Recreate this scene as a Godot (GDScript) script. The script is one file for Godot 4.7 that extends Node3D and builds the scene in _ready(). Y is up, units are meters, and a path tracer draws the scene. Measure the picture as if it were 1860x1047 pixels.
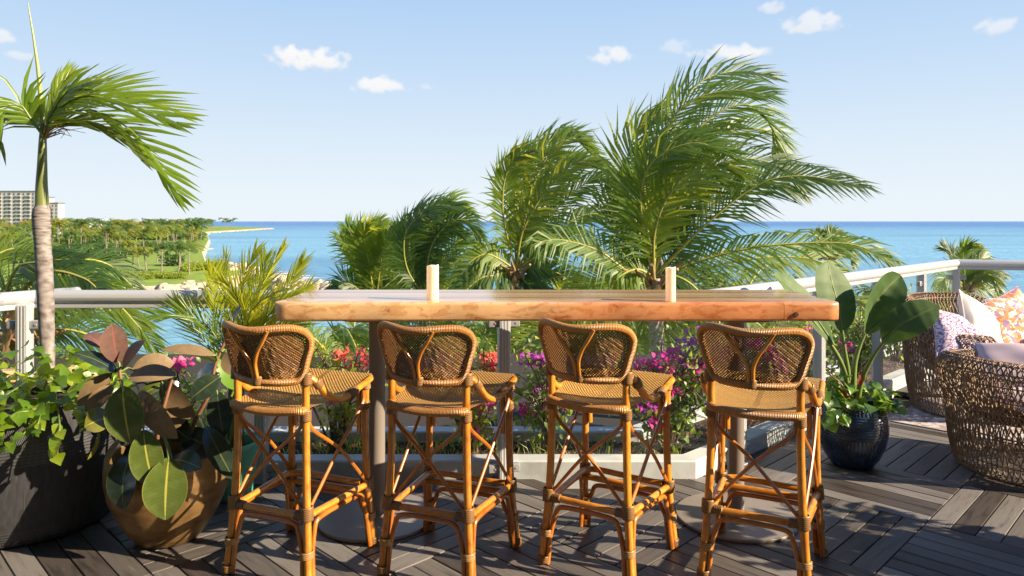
extends Node3D

# ------------------------------------------------------------------ mesh builder
class MB:
	var v := PackedVector3Array()
	var uv := PackedVector2Array()
	var c := PackedColorArray()
	var idx := PackedInt32Array()
	var col := Color(1, 1, 1)

	func vert(p: Vector3, t := Vector2.ZERO) -> int:
		v.append(p)
		uv.append(t)
		c.append(col)
		return v.size() - 1

	func tri(a: int, b: int, d: int) -> void:
		idx.append(a)
		idx.append(b)
		idx.append(d)

	func quad(a: int, b: int, e: int, d: int) -> void:
		tri(a, b, e)
		tri(a, e, d)

	func tube(pts: PackedVector3Array, r0: float, r1: float, sides := 6, closed := false, cap := true) -> void:
		var n := pts.size()
		if n < 2:
			return
		var t0: Vector3 = (pts[1] - pts[0]).normalized()
		var up := Vector3.UP if absf(t0.y) < 0.9 else Vector3.RIGHT
		var u: Vector3 = t0.cross(up).normalized()
		var first := v.size()
		var length := 0.0
		var rows := n + (1 if closed else 0)
		for k in rows:
			var i := k % n
			var a: Vector3 = pts[(i - 1 + n) % n] if (closed or i > 0) else pts[0]
			var b: Vector3 = pts[(i + 1) % n] if (closed or i < n - 1) else pts[n - 1]
			var t := (b - a).normalized()
			u = (u - t * u.dot(t)).normalized()
			var w := t.cross(u)
			if k > 0:
				length += pts[i].distance_to(pts[(k - 1) % n])
			var r := lerpf(r0, r1, float(k) / (rows - 1))
			for j in sides + 1:
				var th := TAU * j / sides
				vert(pts[i] + (u * cos(th) + w * sin(th)) * r, Vector2(float(j) / sides, length))
		for k in rows - 1:
			for j in sides:
				var a2 := first + k * (sides + 1) + j
				quad(a2, a2 + sides + 1, a2 + sides + 2, a2 + 1)
		if cap and not closed:
			for e in 2:
				var base := first + (rows - 1) * (sides + 1) * e
				var cc := vert(pts[(n - 1) * e])
				for j in sides:
					var p := vert(v[base + j])
					var q := vert(v[base + j + 1])
					if e == 1:
						tri(cc, q, p)
					else:
						tri(cc, p, q)

	func lathe(prof: Array, sides := 32, at := Vector3.ZERO, wob := 0.0) -> void:
		var first := v.size()
		var length := 0.0
		for i in prof.size():
			if i > 0:
				length += (prof[i] as Vector2).distance_to(prof[i - 1])
			for j in sides + 1:
				var th := -TAU * j / sides
				var r: float = prof[i].x * (1.0 + wob * sin(th * 3.0 + prof[i].y * 9.0))
				vert(at + Vector3(r * cos(th), prof[i].y, r * sin(th)), Vector2(float(j) / sides, length))
		for i in prof.size() - 1:
			for j in sides:
				var a := first + i * (sides + 1) + j
				quad(a, a + sides + 1, a + sides + 2, a + 1)

	# a box with chamfered edges; each vertex belongs to one face, which gives it its texture place
	func box(s: Vector3, at := Vector3.ZERO, bev := 0.003, basis := Basis(), off := Vector2.ZERO) -> void:
		var h := s * 0.5
		var id := {}
		var ctr := at
		for sx in [-1, 1]:
			for sy in [-1, 1]:
				for sz in [-1, 1]:
					for a in 3:
						var p := Vector3(sx * (h.x - bev), sy * (h.y - bev), sz * (h.z - bev))
						p[a] = [sx, sy, sz][a] * h[a]
						var t := Vector2(p.z, p.y) if a == 0 else (Vector2(p.x, p.z) if a == 1 else Vector2(p.x, p.y))
						id[[sx, sy, sz, a]] = vert(at + basis * p, t + off)
		for a in 3:
			var b := (a + 1) % 3
			var d := (a + 2) % 3
			for s1 in [-1, 1]:
				var q := []
				for k in [[-1, -1], [1, -1], [1, 1], [-1, 1]]:
					var key := [0, 0, 0, a]
					key[a] = s1
					key[b] = k[0]
					key[d] = k[1]
					q.append(id[key])
				out_quad(q, ctr)
				for s2 in [-1, 1]:
					var q2 := []
					for k in [[-1, a], [1, a], [1, b], [-1, b]]:
						var key2 := [0, 0, 0, k[1]]
						key2[a] = s1
						key2[b] = s2
						key2[d] = k[0]
						q2.append(id[key2])
					out_quad(q2, ctr)
		for sx in [-1, 1]:
			for sy in [-1, 1]:
				for sz in [-1, 1]:
					out_tri(id[[sx, sy, sz, 0]], id[[sx, sy, sz, 1]], id[[sx, sy, sz, 2]], ctr)

	func out_quad(q: Array, ctr: Vector3) -> void:
		out_tri(q[0], q[1], q[2], ctr)
		out_tri(q[0], q[2], q[3], ctr)

	func out_tri(a: int, b: int, d: int, ctr: Vector3) -> void:
		var n := (v[d] - v[a]).cross(v[b] - v[a])
		if n.dot((v[a] + v[b] + v[d]) / 3.0 - ctr) < 0.0:
			tri(a, d, b)
		else:
			tri(a, b, d)

	# a wrapped binding: a short ridged sleeve round an axis
	func wrap(p: Vector3, axis: Vector3, r: float, h: float, turns := 5) -> void:
		axis = axis.normalized()
		var u := axis.cross(Vector3.RIGHT if absf(axis.x) < 0.8 else Vector3.UP).normalized()
		var w := axis.cross(u)
		var first := v.size()
		var rows := turns * 2 + 1
		var sides := 10
		for i in rows:
			var rr := r + (0.0022 if i % 2 == 1 else 0.0)
			if i == 0 or i == rows - 1:
				rr = r - 0.002
			var y := (float(i) / (rows - 1) - 0.5) * h
			for j in sides + 1:
				var th := TAU * j / sides
				vert(p + axis * (y + (j * h / rows / sides)) + (u * cos(th) + w * sin(th)) * rr, Vector2(float(j) / sides, y))
		for i in rows - 1:
			for j in sides:
				var a := first + i * (sides + 1) + j
				quad(a, a + sides + 1, a + sides + 2, a + 1)

	# a leaf: outline given by half-widths along its length, folded along the midrib and bent
	func leaf(base: Vector3, tip: Vector3, nrm: Vector3, width: float, prof: Array, fold := 0.15, bend := 0.1, wave := 0.0) -> void:
		var ax := tip - base
		var length := ax.length()
		var t := ax / length
		var side := t.cross(nrm).normalized()
		var up := side.cross(t).normalized()
		var n := prof.size()
		var first := v.size()
		for i in n:
			var s := float(i) / (n - 1)
			var o := base + ax * s + up * (bend * length * 4.0 * s * (1.0 - s))
			var hw: float = prof[i] * width * 0.5
			var wv := sin(s * 21.0) * wave * hw
			vert(o + side * hw + up * (fold * hw + wv), Vector2(1, s))
			vert(o, Vector2(0.5, s))
			vert(o - side * hw + up * (fold * hw - wv), Vector2(0, s))
		for i in n - 1:
			var a := first + i * 3
			quad(a, a + 3, a + 4, a + 1)
			quad(a + 1, a + 4, a + 5, a + 2)

	# one narrow palm leaflet of three triangles or more
	func leaflet(p: Vector3, d: Vector3, d2: Vector3, nrm: Vector3, length: float, w: float, fine := false) -> void:
		var s := d.cross(nrm).normalized() * w * 0.5
		var m := p + d * length * 0.45
		var e := m + d2 * length * 0.55
		var a := vert(p + s * 0.5, Vector2(0, 0))
		var b := vert(p - s * 0.5, Vector2(1, 0))
		if fine:
			var fo := nrm * w * 0.22
			var q := p + d * length * 0.2
			var a1 := vert(q + s - fo, Vector2(0, 0.2))
			var c1 := vert(q + fo * 0.5, Vector2(0.5, 0.2))
			var b1 := vert(q - s - fo, Vector2(1, 0.2))
			var cm := (d + d2 * 0.6).normalized()
			var g := q + cm * length * 0.35
			var a2 := vert(g + s * 0.9 - fo, Vector2(0, 0.55))
			var c2 := vert(g + fo * 0.5, Vector2(0.5, 0.55))
			var b2 := vert(g - s * 0.9 - fo, Vector2(1, 0.55))
			var tip := vert(g + d2 * length * 0.48, Vector2(0.5, 1))
			tri(a, a1, c1)
			tri(a, c1, b)
			tri(b, c1, b1)
			quad(a1, a2, c2, c1)
			quad(c1, c2, b2, b1)
			tri(a2, tip, c2)
			tri(c2, tip, b2)
			return
		var a3 := vert(m + s, Vector2(0, 0.5))
		var b3 := vert(m - s, Vector2(1, 0.5))
		var tip2 := vert(e, Vector2(0.5, 1))
		quad(a, a3, b3, b)
		tri(a3, tip2, b3)

	func arrays() -> Array:
		var nn := PackedVector3Array()
		nn.resize(v.size())
		for k in range(0, idx.size(), 3):
			var a := idx[k]
			var b := idx[k + 1]
			var d := idx[k + 2]
			var f := (v[d] - v[a]).cross(v[b] - v[a])
			nn[a] += f
			nn[b] += f
			nn[d] += f
		for k in nn.size():
			nn[k] = nn[k].normalized() if nn[k].length_squared() > 1e-20 else Vector3.UP
		var out := []
		out.resize(Mesh.ARRAY_MAX)
		out[Mesh.ARRAY_VERTEX] = v
		out[Mesh.ARRAY_NORMAL] = nn
		out[Mesh.ARRAY_TEX_UV] = uv
		out[Mesh.ARRAY_COLOR] = c
		out[Mesh.ARRAY_INDEX] = idx
		return out


var rng := RandomNumberGenerator.new()
var taken := {}
const F := 1300.0     # focal length in units of the photograph's pixels
const EYE := 1.43     # camera height above the deck


func rr(a: float, b: float) -> float:
	return rng.randf_range(a, b)


func lin(r: float, g: float, b: float) -> Color:
	return Color(r, g, b).linear_to_srgb()


func numbered(called: String) -> String:
	if not taken.has(called):
		taken[called] = 0
		return called
	taken[called] += 1
	return "%s_%03d" % [called, taken[called]]


func tag(o: Node, label := "", category := "", group := "", kind := "") -> void:
	if label:
		o.set_meta("label", label)
	if category:
		o.set_meta("category", category)
	if group:
		o.set_meta("group", group)
	if kind:
		o.set_meta("kind", kind)


func thing(called: String, label: String, category: String, where := Vector3.ZERO, turn := 0.0, group := "") -> Node3D:
	var o := Node3D.new()
	o.name = numbered(called)
	add_child(o)
	o.position = where
	o.rotation.y = turn
	tag(o, label, category, group)
	return o


func mesh_of(sets: Array) -> ArrayMesh:
	var m := ArrayMesh.new()
	var k := 0
	for s in sets:
		if s[0].idx.is_empty():
			continue
		m.add_surface_from_arrays(Mesh.PRIMITIVE_TRIANGLES, s[0].arrays())
		m.surface_set_material(k, s[1])
		k += 1
	return m


# one named mesh from [builder, material] pairs
func build(called: String, sets: Array, parent: Node3D = null) -> MeshInstance3D:
	return put(called, mesh_of(sets), parent)


func put(called: String, m: Mesh, parent: Node3D = null, tr := Transform3D(), material: Material = null) -> MeshInstance3D:
	var o := MeshInstance3D.new()
	o.mesh = m
	o.transform = tr
	if material:
		o.material_override = material
	if parent:
		o.name = called
		parent.add_child(o, true)
	else:
		o.name = numbered(called)
		add_child(o)
	return o


func struct(called: String, sets: Array) -> MeshInstance3D:
	var o := build(called, sets)
	tag(o, "", "", "", "structure")
	return o


func copy(o: Node3D, label := "", where := Vector3.ZERO, turn := 0.0) -> Node3D:
	var c: Node3D = o.duplicate()
	c.name = numbered(o.name)
	add_child(c)
	c.position = where
	c.rotation.y = turn
	if label:
		c.set_meta("label", label)
	return c


func at(x: float, y: float, d: float) -> Vector3:
	return Vector3((x - 930.0) / F * d, EYE - (y - 402.0) / F * d, -d)


func spline(p: Array, n: int) -> PackedVector3Array:
	var out := PackedVector3Array()
	var m := p.size() - 1
	for i in n + 1:
		var t := float(i) / n * m
		var k := mini(int(t), m - 1)
		var u := t - k
		var a: Vector3 = p[k - 1] if k > 0 else p[0] * 2.0 - p[1]
		var b: Vector3 = p[k]
		var c: Vector3 = p[k + 1]
		var d: Vector3 = p[k + 2] if k + 2 <= m else p[m] * 2.0 - p[m - 1]
		out.append(b.cubic_interpolate(c, a, d, u))
	return out


func spline2(p: Array, n: int) -> Array:
	var q := []
	for s in p:
		q.append(Vector3(s[0], s[1], 0))
	var out := []
	for s in spline(q, n):
		out.append(Vector2(s.x, s.y))
	return out


# ------------------------------------------------------------------ materials
func ntex(freq: float, ramp: Array, w := 256, h := 256, type := FastNoiseLite.TYPE_SIMPLEX_SMOOTH, sd := 1, warp := 0.0, oct := 4) -> NoiseTexture2D:
	var n := FastNoiseLite.new()
	n.noise_type = type
	n.frequency = freq
	n.seed = sd
	n.fractal_octaves = oct
	if warp > 0.0:
		n.domain_warp_enabled = true
		n.domain_warp_amplitude = warp
		n.domain_warp_frequency = freq
	var t := NoiseTexture2D.new()
	t.width = w
	t.height = h
	t.seamless = true
	t.noise = n
	if ramp:
		var g := Gradient.new()
		var offs := PackedFloat32Array()
		var cols := PackedColorArray()
		for i in ramp.size():
			offs.append(float(i) / (ramp.size() - 1))
			cols.append(ramp[i])
		g.offsets = offs
		g.colors = cols
		t.color_ramp = g
	return t


func plain(c: Color, rough := 0.6, metal := 0.0) -> StandardMaterial3D:
	var m := StandardMaterial3D.new()
	m.albedo_color = c
	m.roughness = rough
	m.metallic = metal
	return m


func leafmat(c: Color, through: Color, rough := 0.45) -> StandardMaterial3D:
	var m := plain(c, rough)
	m.backlight_enabled = true
	m.backlight = through
	m.cull_mode = BaseMaterial3D.CULL_DISABLED
	return m


func textured(t: Texture2D, rough := 0.6, scale := Vector3.ONE, tri := false) -> StandardMaterial3D:
	var m := StandardMaterial3D.new()
	m.albedo_texture = t
	m.roughness = rough
	m.uv1_scale = scale
	m.uv1_triplanar = tri
	return m


func relief(m: StandardMaterial3D, t: Texture2D, depth: float) -> StandardMaterial3D:
	m.heightmap_enabled = true
	m.heightmap_texture = t
	m.heightmap_scale = depth
	return m


func grey(a: float, b: float) -> Array:
	return [Color(a, a, a), Color(b, b, b)]


var M := {}


func make_materials() -> void:
	var fine := ntex(0.03, grey(0.0, 1.0), 256, 256, FastNoiseLite.TYPE_SIMPLEX_SMOOTH, 5)
	M.fine = fine
	# --- deck boards: weathered hardwood, four tones
	var tones := [[lin(0.1, 0.092, 0.088), lin(0.125, 0.116, 0.112)], [lin(0.066, 0.059, 0.056), lin(0.088, 0.08, 0.077)], [lin(0.038, 0.032, 0.029), lin(0.055, 0.047, 0.044)], [lin(0.13, 0.122, 0.118), lin(0.16, 0.151, 0.146)]]
	M.plank = []
	for k in 4:
		var t := ntex(0.02, [tones[k][0].darkened(0.25), tones[k][0], tones[k][1], tones[k][0].lightened(0.05), tones[k][1].lightened(0.1)], 256, 256, FastNoiseLite.TYPE_SIMPLEX_SMOOTH, 20 + k, 8.0, 5)
		var m := textured(t, 0.5, Vector3(0.55, 7.0, 1))
		m.metallic_specular = 0.45
		relief(m, t, 0.12)
		M.plank.append(m)
	# --- bar top
	var wood := ntex(0.012, [lin(0.2, 0.06, 0.02), lin(0.34, 0.13, 0.05), lin(0.6, 0.35, 0.16), lin(0.5, 0.26, 0.1), lin(0.69, 0.46, 0.24), lin(0.62, 0.38, 0.18), lin(0.7, 0.48, 0.26), lin(0.46, 0.22, 0.085), lin(0.64, 0.4, 0.19), lin(0.3, 0.11, 0.04)], 1024, 512, FastNoiseLite.TYPE_SIMPLEX_SMOOTH, 8, 90.0, 6)
	M.slab = textured(wood, 0.35, Vector3(0.55, 2.6, 1))
	M.slab.vertex_color_use_as_albedo = true
	M.slab.clearcoat_enabled = true
	M.slab.clearcoat = 0.6
	M.slab.clearcoat_roughness = 0.15
	var strip := ntex(0.02, [lin(0.34, 0.2, 0.13), lin(0.52, 0.36, 0.25), lin(0.66, 0.5, 0.37)], 256, 256, FastNoiseLite.TYPE_SIMPLEX_SMOOTH, 9, 10.0, 5)
	M.board = []
	for k in 3:
		var m := textured(strip, 0.1, Vector3(0.5, 8.0, 1))
		m.albedo_color = [Color(1, 1, 1), Color(0.84, 0.78, 0.74), Color(0.95, 0.94, 0.92)][k]
		m.metallic_specular = 0.9
		M.board.append(m)
	M.taupe = relief(plain(lin(0.2, 0.175, 0.155), 0.4), fine, 0.02)
	# --- rattan
	var pole := ntex(0.015, [lin(0.33, 0.105, 0.009), lin(0.47, 0.18, 0.018), lin(0.56, 0.245, 0.03), lin(0.4, 0.14, 0.012)], 128, 256, FastNoiseLite.TYPE_SIMPLEX_SMOOTH, 12, 6.0)
	M.pole = textured(pole, 0.32, Vector3(1, 2.5, 1))
	M.pole.clearcoat_enabled = true
	M.pole.clearcoat = 0.5
	M.pole.clearcoat_roughness = 0.2
	M.thin_pole = M.pole.duplicate()
	M.thin_pole.albedo_color = Color(0.9, 0.82, 0.8)
	M.cane = textured(ntex(0.06, [lin(0.09, 0.034, 0.008), lin(0.175, 0.072, 0.016), lin(0.24, 0.11, 0.026)], 128, 128, FastNoiseLite.TYPE_SIMPLEX_SMOOTH, 14), 0.6, Vector3(2, 6, 1))
	var rings := Image.create(4, 64, false, Image.FORMAT_RGB8)
	for y in 64:
		var s := 0.5 + 0.5 * cos(TAU * y / 8.0)
		rings.fill_rect(Rect2i(0, y, 4, 1), Color(s, s, s))
	var ring_tex := ImageTexture.create_from_image(rings)
	M.wrapped = textured(ntex(0.05, [lin(0.27, 0.11, 0.024), lin(0.41, 0.19, 0.045), lin(0.5, 0.25, 0.066)], 64, 256, FastNoiseLite.TYPE_SIMPLEX_SMOOTH, 15), 0.4, Vector3(1, 22, 1))
	relief(M.wrapped, ring_tex, 0.18)
	var band := Image.create(4, 64, false, Image.FORMAT_RGB8)
	for y in 64:
		var g := 0.5 + 0.5 * sqrt(absf(sin(PI * y / 8.0)))
		band.fill_rect(Rect2i(0, y, 4, 1), Color(g, g * 0.97, g * 0.92))
	var band_tex := ImageTexture.create_from_image(band)
	M.binding = textured(band_tex, 0.45, Vector3(1, 18, 1))
	M.binding.albedo_color = lin(0.24, 0.135, 0.055)
	M.binding_pale = textured(band_tex, 0.45, Vector3(1, 18, 1))
	M.binding_pale.albedo_color = lin(0.38, 0.235, 0.1)
	# seat weave: a herringbone of canes
	var wv := Image.create(128, 128, false, Image.FORMAT_RGB8)
	var wc := Image.create(128, 128, false, Image.FORMAT_RGB8)
	for y in 128:
		for x in 128:
			var up := ((x / 8) + (y / 8)) % 2 == 0
			var a := fposmod(x, 8) / 8.0
			var b := fposmod(y, 8) / 8.0
			var hgt := (sin(PI * a) * (0.6 + 0.4 * sin(PI * b))) if up else (sin(PI * b) * (0.6 + 0.4 * sin(PI * a)))
			wv.set_pixel(x, y, Color(hgt, hgt, hgt))
			var tint := 0.75 + 0.25 * hgt
			if (x / 8 * 7 + y / 8 * 5) % 11 < 3:
				tint *= 0.82
			wc.set_pixel(x, y, lin(0.5 * tint, 0.29 * tint, 0.075 * tint))
	M.weave = textured(ImageTexture.create_from_image(wc), 0.45, Vector3(4.2, 4.2, 1))
	relief(M.weave, ImageTexture.create_from_image(wv), 0.6)
	# --- lounge wicker
	M.wicker = textured(ntex(0.05, [lin(0.16, 0.1, 0.06), lin(0.26, 0.175, 0.11), lin(0.33, 0.235, 0.155)], 128, 128, FastNoiseLite.TYPE_SIMPLEX_SMOOTH, 17), 0.55, Vector3(1, 3, 1))
	# --- metal, glass, masonry
	M.alu = relief(plain(lin(0.47, 0.49, 0.52), 0.35, 0.3), fine, 0.01)
	M.alu_dark = plain(lin(0.32, 0.33, 0.35), 0.4, 0.4)
	var g := plain(Color(0.35, 0.45, 0.42, 0.012), 0.02)
	g.metallic_specular = 0.35
	g.transparency = BaseMaterial3D.TRANSPARENCY_ALPHA
	g.cull_mode = BaseMaterial3D.CULL_DISABLED
	M.glass = g
	var stain := ntex(0.01, [lin(0.34, 0.37, 0.38), lin(0.45, 0.49, 0.51), lin(0.5, 0.54, 0.56)], 256, 256, FastNoiseLite.TYPE_SIMPLEX_SMOOTH, 31)
	M.kerb = textured(stain, 0.6, Vector3(0.9, 0.9, 0.9), true)
	relief(M.kerb, fine, 0.1)
	M.soil = textured(ntex(0.05, [lin(0.012, 0.008, 0.006), lin(0.05, 0.03, 0.02), lin(0.11, 0.05, 0.035)], 256, 256, FastNoiseLite.TYPE_CELLULAR, 33), 0.95, Vector3(2, 2, 2), true)
	relief(M.soil, fine, 3.0)
	M.chip = [plain(lin(0.1, 0.04, 0.028), 0.9), plain(lin(0.045, 0.025, 0.018), 0.9), plain(lin(0.16, 0.075, 0.05), 0.9)]
	M.stucco = relief(plain(lin(0.5, 0.46, 0.4), 0.85), fine, 0.2)
	M.candle = plain(lin(0.92, 0.87, 0.74), 0.4)
	M.candle.backlight_enabled = true
	M.candle.backlight = lin(0.9, 0.8, 0.62)
	M.candle.subsurf_scatter_enabled = true
	M.candle.subsurf_scatter_strength = 0.8
	M.black = plain(lin(0.012, 0.012, 0.012), 0.5)
	# --- pots
	var comb := Image.create(512, 256, false, Image.FORMAT_RGB8)
	var tone := Image.create(512, 256, false, Image.FORMAT_RGB8)
	var nz := FastNoiseLite.new()
	nz.frequency = 0.03
	nz.seed = 3
	for y in 256:
		for x in 512:
			var h := 0.0
			var w := nz.get_noise_2d(x, y)
			if y > 150:
				h = 0.5 + 0.5 * cos(x * TAU / 5.0 + w * 1.5)
			elif y > 132:
				h = 0.5 + 0.5 * cos(y * TAU / 4.5 + w * 2.0)
			elif y > 30:
				var cell := int(floor(x / 60.0 + y / 130.0 + w * 0.5))
				var dir := 1.0 if cell % 2 == 0 else -0.7
				h = 0.5 + 0.5 * cos((x * 0.75 + y * dir) * TAU / 6.0 + w * 2.0)
			else:
				h = 0.5 + 0.5 * cos(y * TAU / 5.0 + w * 2.0)
			comb.set_pixel(x, y, Color(h, h, h))
			var s := 0.022 + 0.02 * h * h + 0.014 * w
			tone.set_pixel(x, y, lin(s, s * 1.05, s * 1.25))
	M.black_pot = textured(ImageTexture.create_from_image(tone), 0.7, Vector3(6.0, 1.0 / 0.72, 1))
	relief(M.black_pot, ImageTexture.create_from_image(comb), 0.25)
	var bz := ntex(0.02, [lin(0.15, 0.085, 0.032), lin(0.23, 0.138, 0.055), lin(0.28, 0.175, 0.072)], 256, 256, FastNoiseLite.TYPE_SIMPLEX_SMOOTH, 41)
	M.bronze = textured(bz, 0.4, Vector3(2, 3, 1))
	M.bronze.metallic = 0.45
	relief(M.bronze, fine, 0.06)
	var gl := Image.create(256, 256, false, Image.FORMAT_RGB8)
	for y in 256:
		for x in 256:
			var w2 := nz.get_noise_2d(x * 2.0, y * 0.5)
			var h2 := 0.5 + 0.5 * cos(x * TAU / 9.0 + w2 * 1.2)
			if y > 175:
				h2 = 0.5 + 0.5 * cos(y * TAU / 9.0 + w2 * 1.4)
			gl.set_pixel(x, y, Color(h2, h2, h2))
	M.blue_pot = textured(ntex(0.02, [lin(0.004, 0.009, 0.022), lin(0.009, 0.022, 0.058), lin(0.025, 0.055, 0.12)], 256, 256, FastNoiseLite.TYPE_SIMPLEX_SMOOTH, 44), 0.22, Vector3(3, 3, 1))
	M.blue_pot.clearcoat_enabled = true
	M.blue_pot.clearcoat = 0.5
	M.blue_pot.clearcoat_roughness = 0.08
	relief(M.blue_pot, ImageTexture.create_from_image(gl), 0.35)
	M.blue_pot.uv1_scale = Vector3(2, 2.2, 1)
	M.teal = plain(lin(0.09, 0.34, 0.24), 0.35)
	# --- plants
	M.palm = [leafmat(lin(0.046, 0.095, 0.013), lin(0.42, 0.52, 0.035), 0.5), leafmat(lin(0.074, 0.125, 0.016), lin(0.56, 0.6, 0.04), 0.5), leafmat(lin(0.024, 0.056, 0.012), lin(0.24, 0.36, 0.03), 0.5), leafmat(lin(0.15, 0.16, 0.03), lin(0.6, 0.5, 0.08), 0.45)]
	M.rachis = leafmat(lin(0.3, 0.29, 0.06), lin(0.05, 0.05, 0.01), 0.5)
	M.far_palm = [leafmat(lin(0.09, 0.13, 0.022), lin(0.5, 0.52, 0.05), 0.45), leafmat(lin(0.14, 0.165, 0.028), lin(0.6, 0.58, 0.06), 0.45), leafmat(lin(0.045, 0.085, 0.022), lin(0.3, 0.4, 0.05), 0.45), leafmat(lin(0.2, 0.17, 0.03), lin(0.6, 0.5, 0.08), 0.5)]
	M.areca = [leafmat(lin(0.16, 0.21, 0.014), lin(0.75, 0.78, 0.03), 0.35), leafmat(lin(0.2, 0.24, 0.018), lin(0.85, 0.82, 0.04), 0.35), leafmat(lin(0.06, 0.11, 0.014), lin(0.42, 0.55, 0.03), 0.35)]
	M.manila = [leafmat(lin(0.078, 0.138, 0.014), lin(0.52, 0.64, 0.03), 0.4), leafmat(lin(0.12, 0.18, 0.016), lin(0.66, 0.74, 0.04), 0.4), leafmat(lin(0.05, 0.075, 0.02), lin(0.3, 0.35, 0.05), 0.4), leafmat(lin(0.11, 0.07, 0.035), lin(0.2, 0.12, 0.05), 0.6)]
	M.pothos = [leafmat(lin(0.11, 0.185, 0.012), lin(0.55, 0.66, 0.03), 0.35), leafmat(lin(0.17, 0.24, 0.016), lin(0.7, 0.76, 0.04), 0.35), leafmat(lin(0.05, 0.105, 0.012), lin(0.36, 0.52, 0.03), 0.35), leafmat(lin(0.07, 0.14, 0.012), lin(0.42, 0.58, 0.03), 0.35)]
	M.pothos_dark = [leafmat(lin(0.05, 0.11, 0.018), lin(0.35, 0.5, 0.05), 0.35), leafmat(lin(0.08, 0.17, 0.022), lin(0.45, 0.6, 0.05), 0.35), leafmat(lin(0.034, 0.08, 0.016), lin(0.25, 0.4, 0.04), 0.35)]
	M.bush = [leafmat(lin(0.06, 0.115, 0.02), lin(0.4, 0.55, 0.05), 0.45), leafmat(lin(0.14, 0.19, 0.03), lin(0.66, 0.7, 0.06), 0.45), leafmat(lin(0.04, 0.08, 0.016), lin(0.28, 0.42, 0.04), 0.45)]
	M.tree = [leafmat(lin(0.045, 0.085, 0.018), lin(0.26, 0.38, 0.04), 0.5), leafmat(lin(0.075, 0.12, 0.025), lin(0.36, 0.45, 0.05), 0.5), leafmat(lin(0.032, 0.062, 0.018), lin(0.2, 0.32, 0.04), 0.5)]
	M.bract = {}
	for b in [["magenta", lin(0.5, 0.035, 0.3), lin(0.7, 0.06, 0.42)], ["purple", lin(0.36, 0.04, 0.36), lin(0.55, 0.07, 0.55)], ["red", lin(0.7, 0.06, 0.11), lin(0.8, 0.1, 0.14)], ["coral", lin(0.78, 0.16, 0.12), lin(0.85, 0.25, 0.16)], ["pink", lin(0.72, 0.17, 0.33), lin(0.8, 0.25, 0.42)]]:
		M.bract[b[0]] = leafmat(b[1], b[2], 0.7)
	M.twig = plain(lin(0.12, 0.085, 0.06), 0.8)
	M.stem_green = plain(lin(0.14, 0.2, 0.05), 0.45)
	M.stem_red = plain(lin(0.2, 0.09, 0.05), 0.5)
	M.dry = leafmat(lin(0.32, 0.2, 0.1), lin(0.3, 0.2, 0.08), 0.8)
	var bark := ntex(0.03, [lin(0.16, 0.12, 0.1), lin(0.33, 0.27, 0.23), lin(0.44, 0.38, 0.34)], 128, 256, FastNoiseLite.TYPE_SIMPLEX_SMOOTH, 51)
	M.bark = textured(bark, 0.85, Vector3(2, 3, 1))
	relief(M.bark, bark, 1.0)
	M.grass = textured(ntex(0.02, [lin(0.1, 0.18, 0.016), lin(0.17, 0.26, 0.025), lin(0.23, 0.31, 0.035)], 256, 256, FastNoiseLite.TYPE_SIMPLEX_SMOOTH, 61), 0.9, Vector3(0.04, 0.04, 0.04), true)
	M.rock = textured(ntex(0.03, [lin(0.22, 0.17, 0.12), lin(0.42, 0.35, 0.26), lin(0.55, 0.48, 0.37)], 128, 128, FastNoiseLite.TYPE_SIMPLEX_SMOOTH, 62), 0.9, Vector3(0.3, 0.3, 0.3), true)
	M.sand = plain(lin(0.5, 0.43, 0.33), 0.95)
	M.foam = plain(lin(0.8, 0.83, 0.85), 0.9)
	# --- big leaf textures, by species
	M.rubber = []
	for k in 5:
		var base: Color = [lin(0.075, 0.108, 0.022), lin(0.17, 0.17, 0.025), lin(0.19, 0.135, 0.07), lin(0.018, 0.032, 0.02), lin(0.16, 0.09, 0.072)][k]
		var rib: Color = [lin(0.36, 0.34, 0.07), lin(0.42, 0.36, 0.06), lin(0.2, 0.12, 0.06), lin(0.1, 0.12, 0.05), lin(0.3, 0.1, 0.08)][k]
		var m := textured(leaf_texture(base, rib, 70 + k, 16.0), 0.2 if k != 2 and k != 4 else 0.42)
		m.cull_mode = BaseMaterial3D.CULL_DISABLED
		m.backlight_enabled = true
		m.backlight = lin(0.12, 0.12, 0.06)
		if k != 2 and k != 4:
			m.clearcoat_enabled = true
			m.clearcoat = 0.4
			m.clearcoat_roughness = 0.15
		M.rubber.append(m)
	M.paradise = textured(leaf_texture(lin(0.075, 0.14, 0.045), lin(0.18, 0.25, 0.085), 81, 60.0), 0.55)
	M.paradise.metallic_specular = 0.35
	M.paradise.backlight_enabled = true
	M.paradise.backlight = lin(0.35, 0.42, 0.2)
	M.paradise.cull_mode = BaseMaterial3D.CULL_DISABLED


# blade colour, midrib and side veins of a broad leaf (u across, v along)
func leaf_texture(base: Color, rib: Color, sd: int, veins: float) -> ImageTexture:
	var im := Image.create(96, 192, false, Image.FORMAT_RGB8)
	var n := FastNoiseLite.new()
	n.seed = sd
	n.frequency = 0.02
	for y in 192:
		for x in 96:
			var u := absf(x / 95.0 - 0.5) * 2.0
			var vv := 0.5 + 0.5 * cos((y / 192.0 * veins - u * veins * 0.12) * TAU)
			var c := base.lerp(rib, 0.06 * pow(vv, 6.0))
			c = c.darkened(0.14 * maxf(0, n.get_noise_2d(x, y))).lightened(0.1 * maxf(0, n.get_noise_2d(x + 300, y)))
			c = c.lerp(rib, smoothstep(0.075, 0.03, u))
			c = c.lerp(rib, 0.5 * smoothstep(0.96, 1.0, u))
			im.set_pixel(x, y, c)
	return ImageTexture.create_from_image(im)


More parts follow.
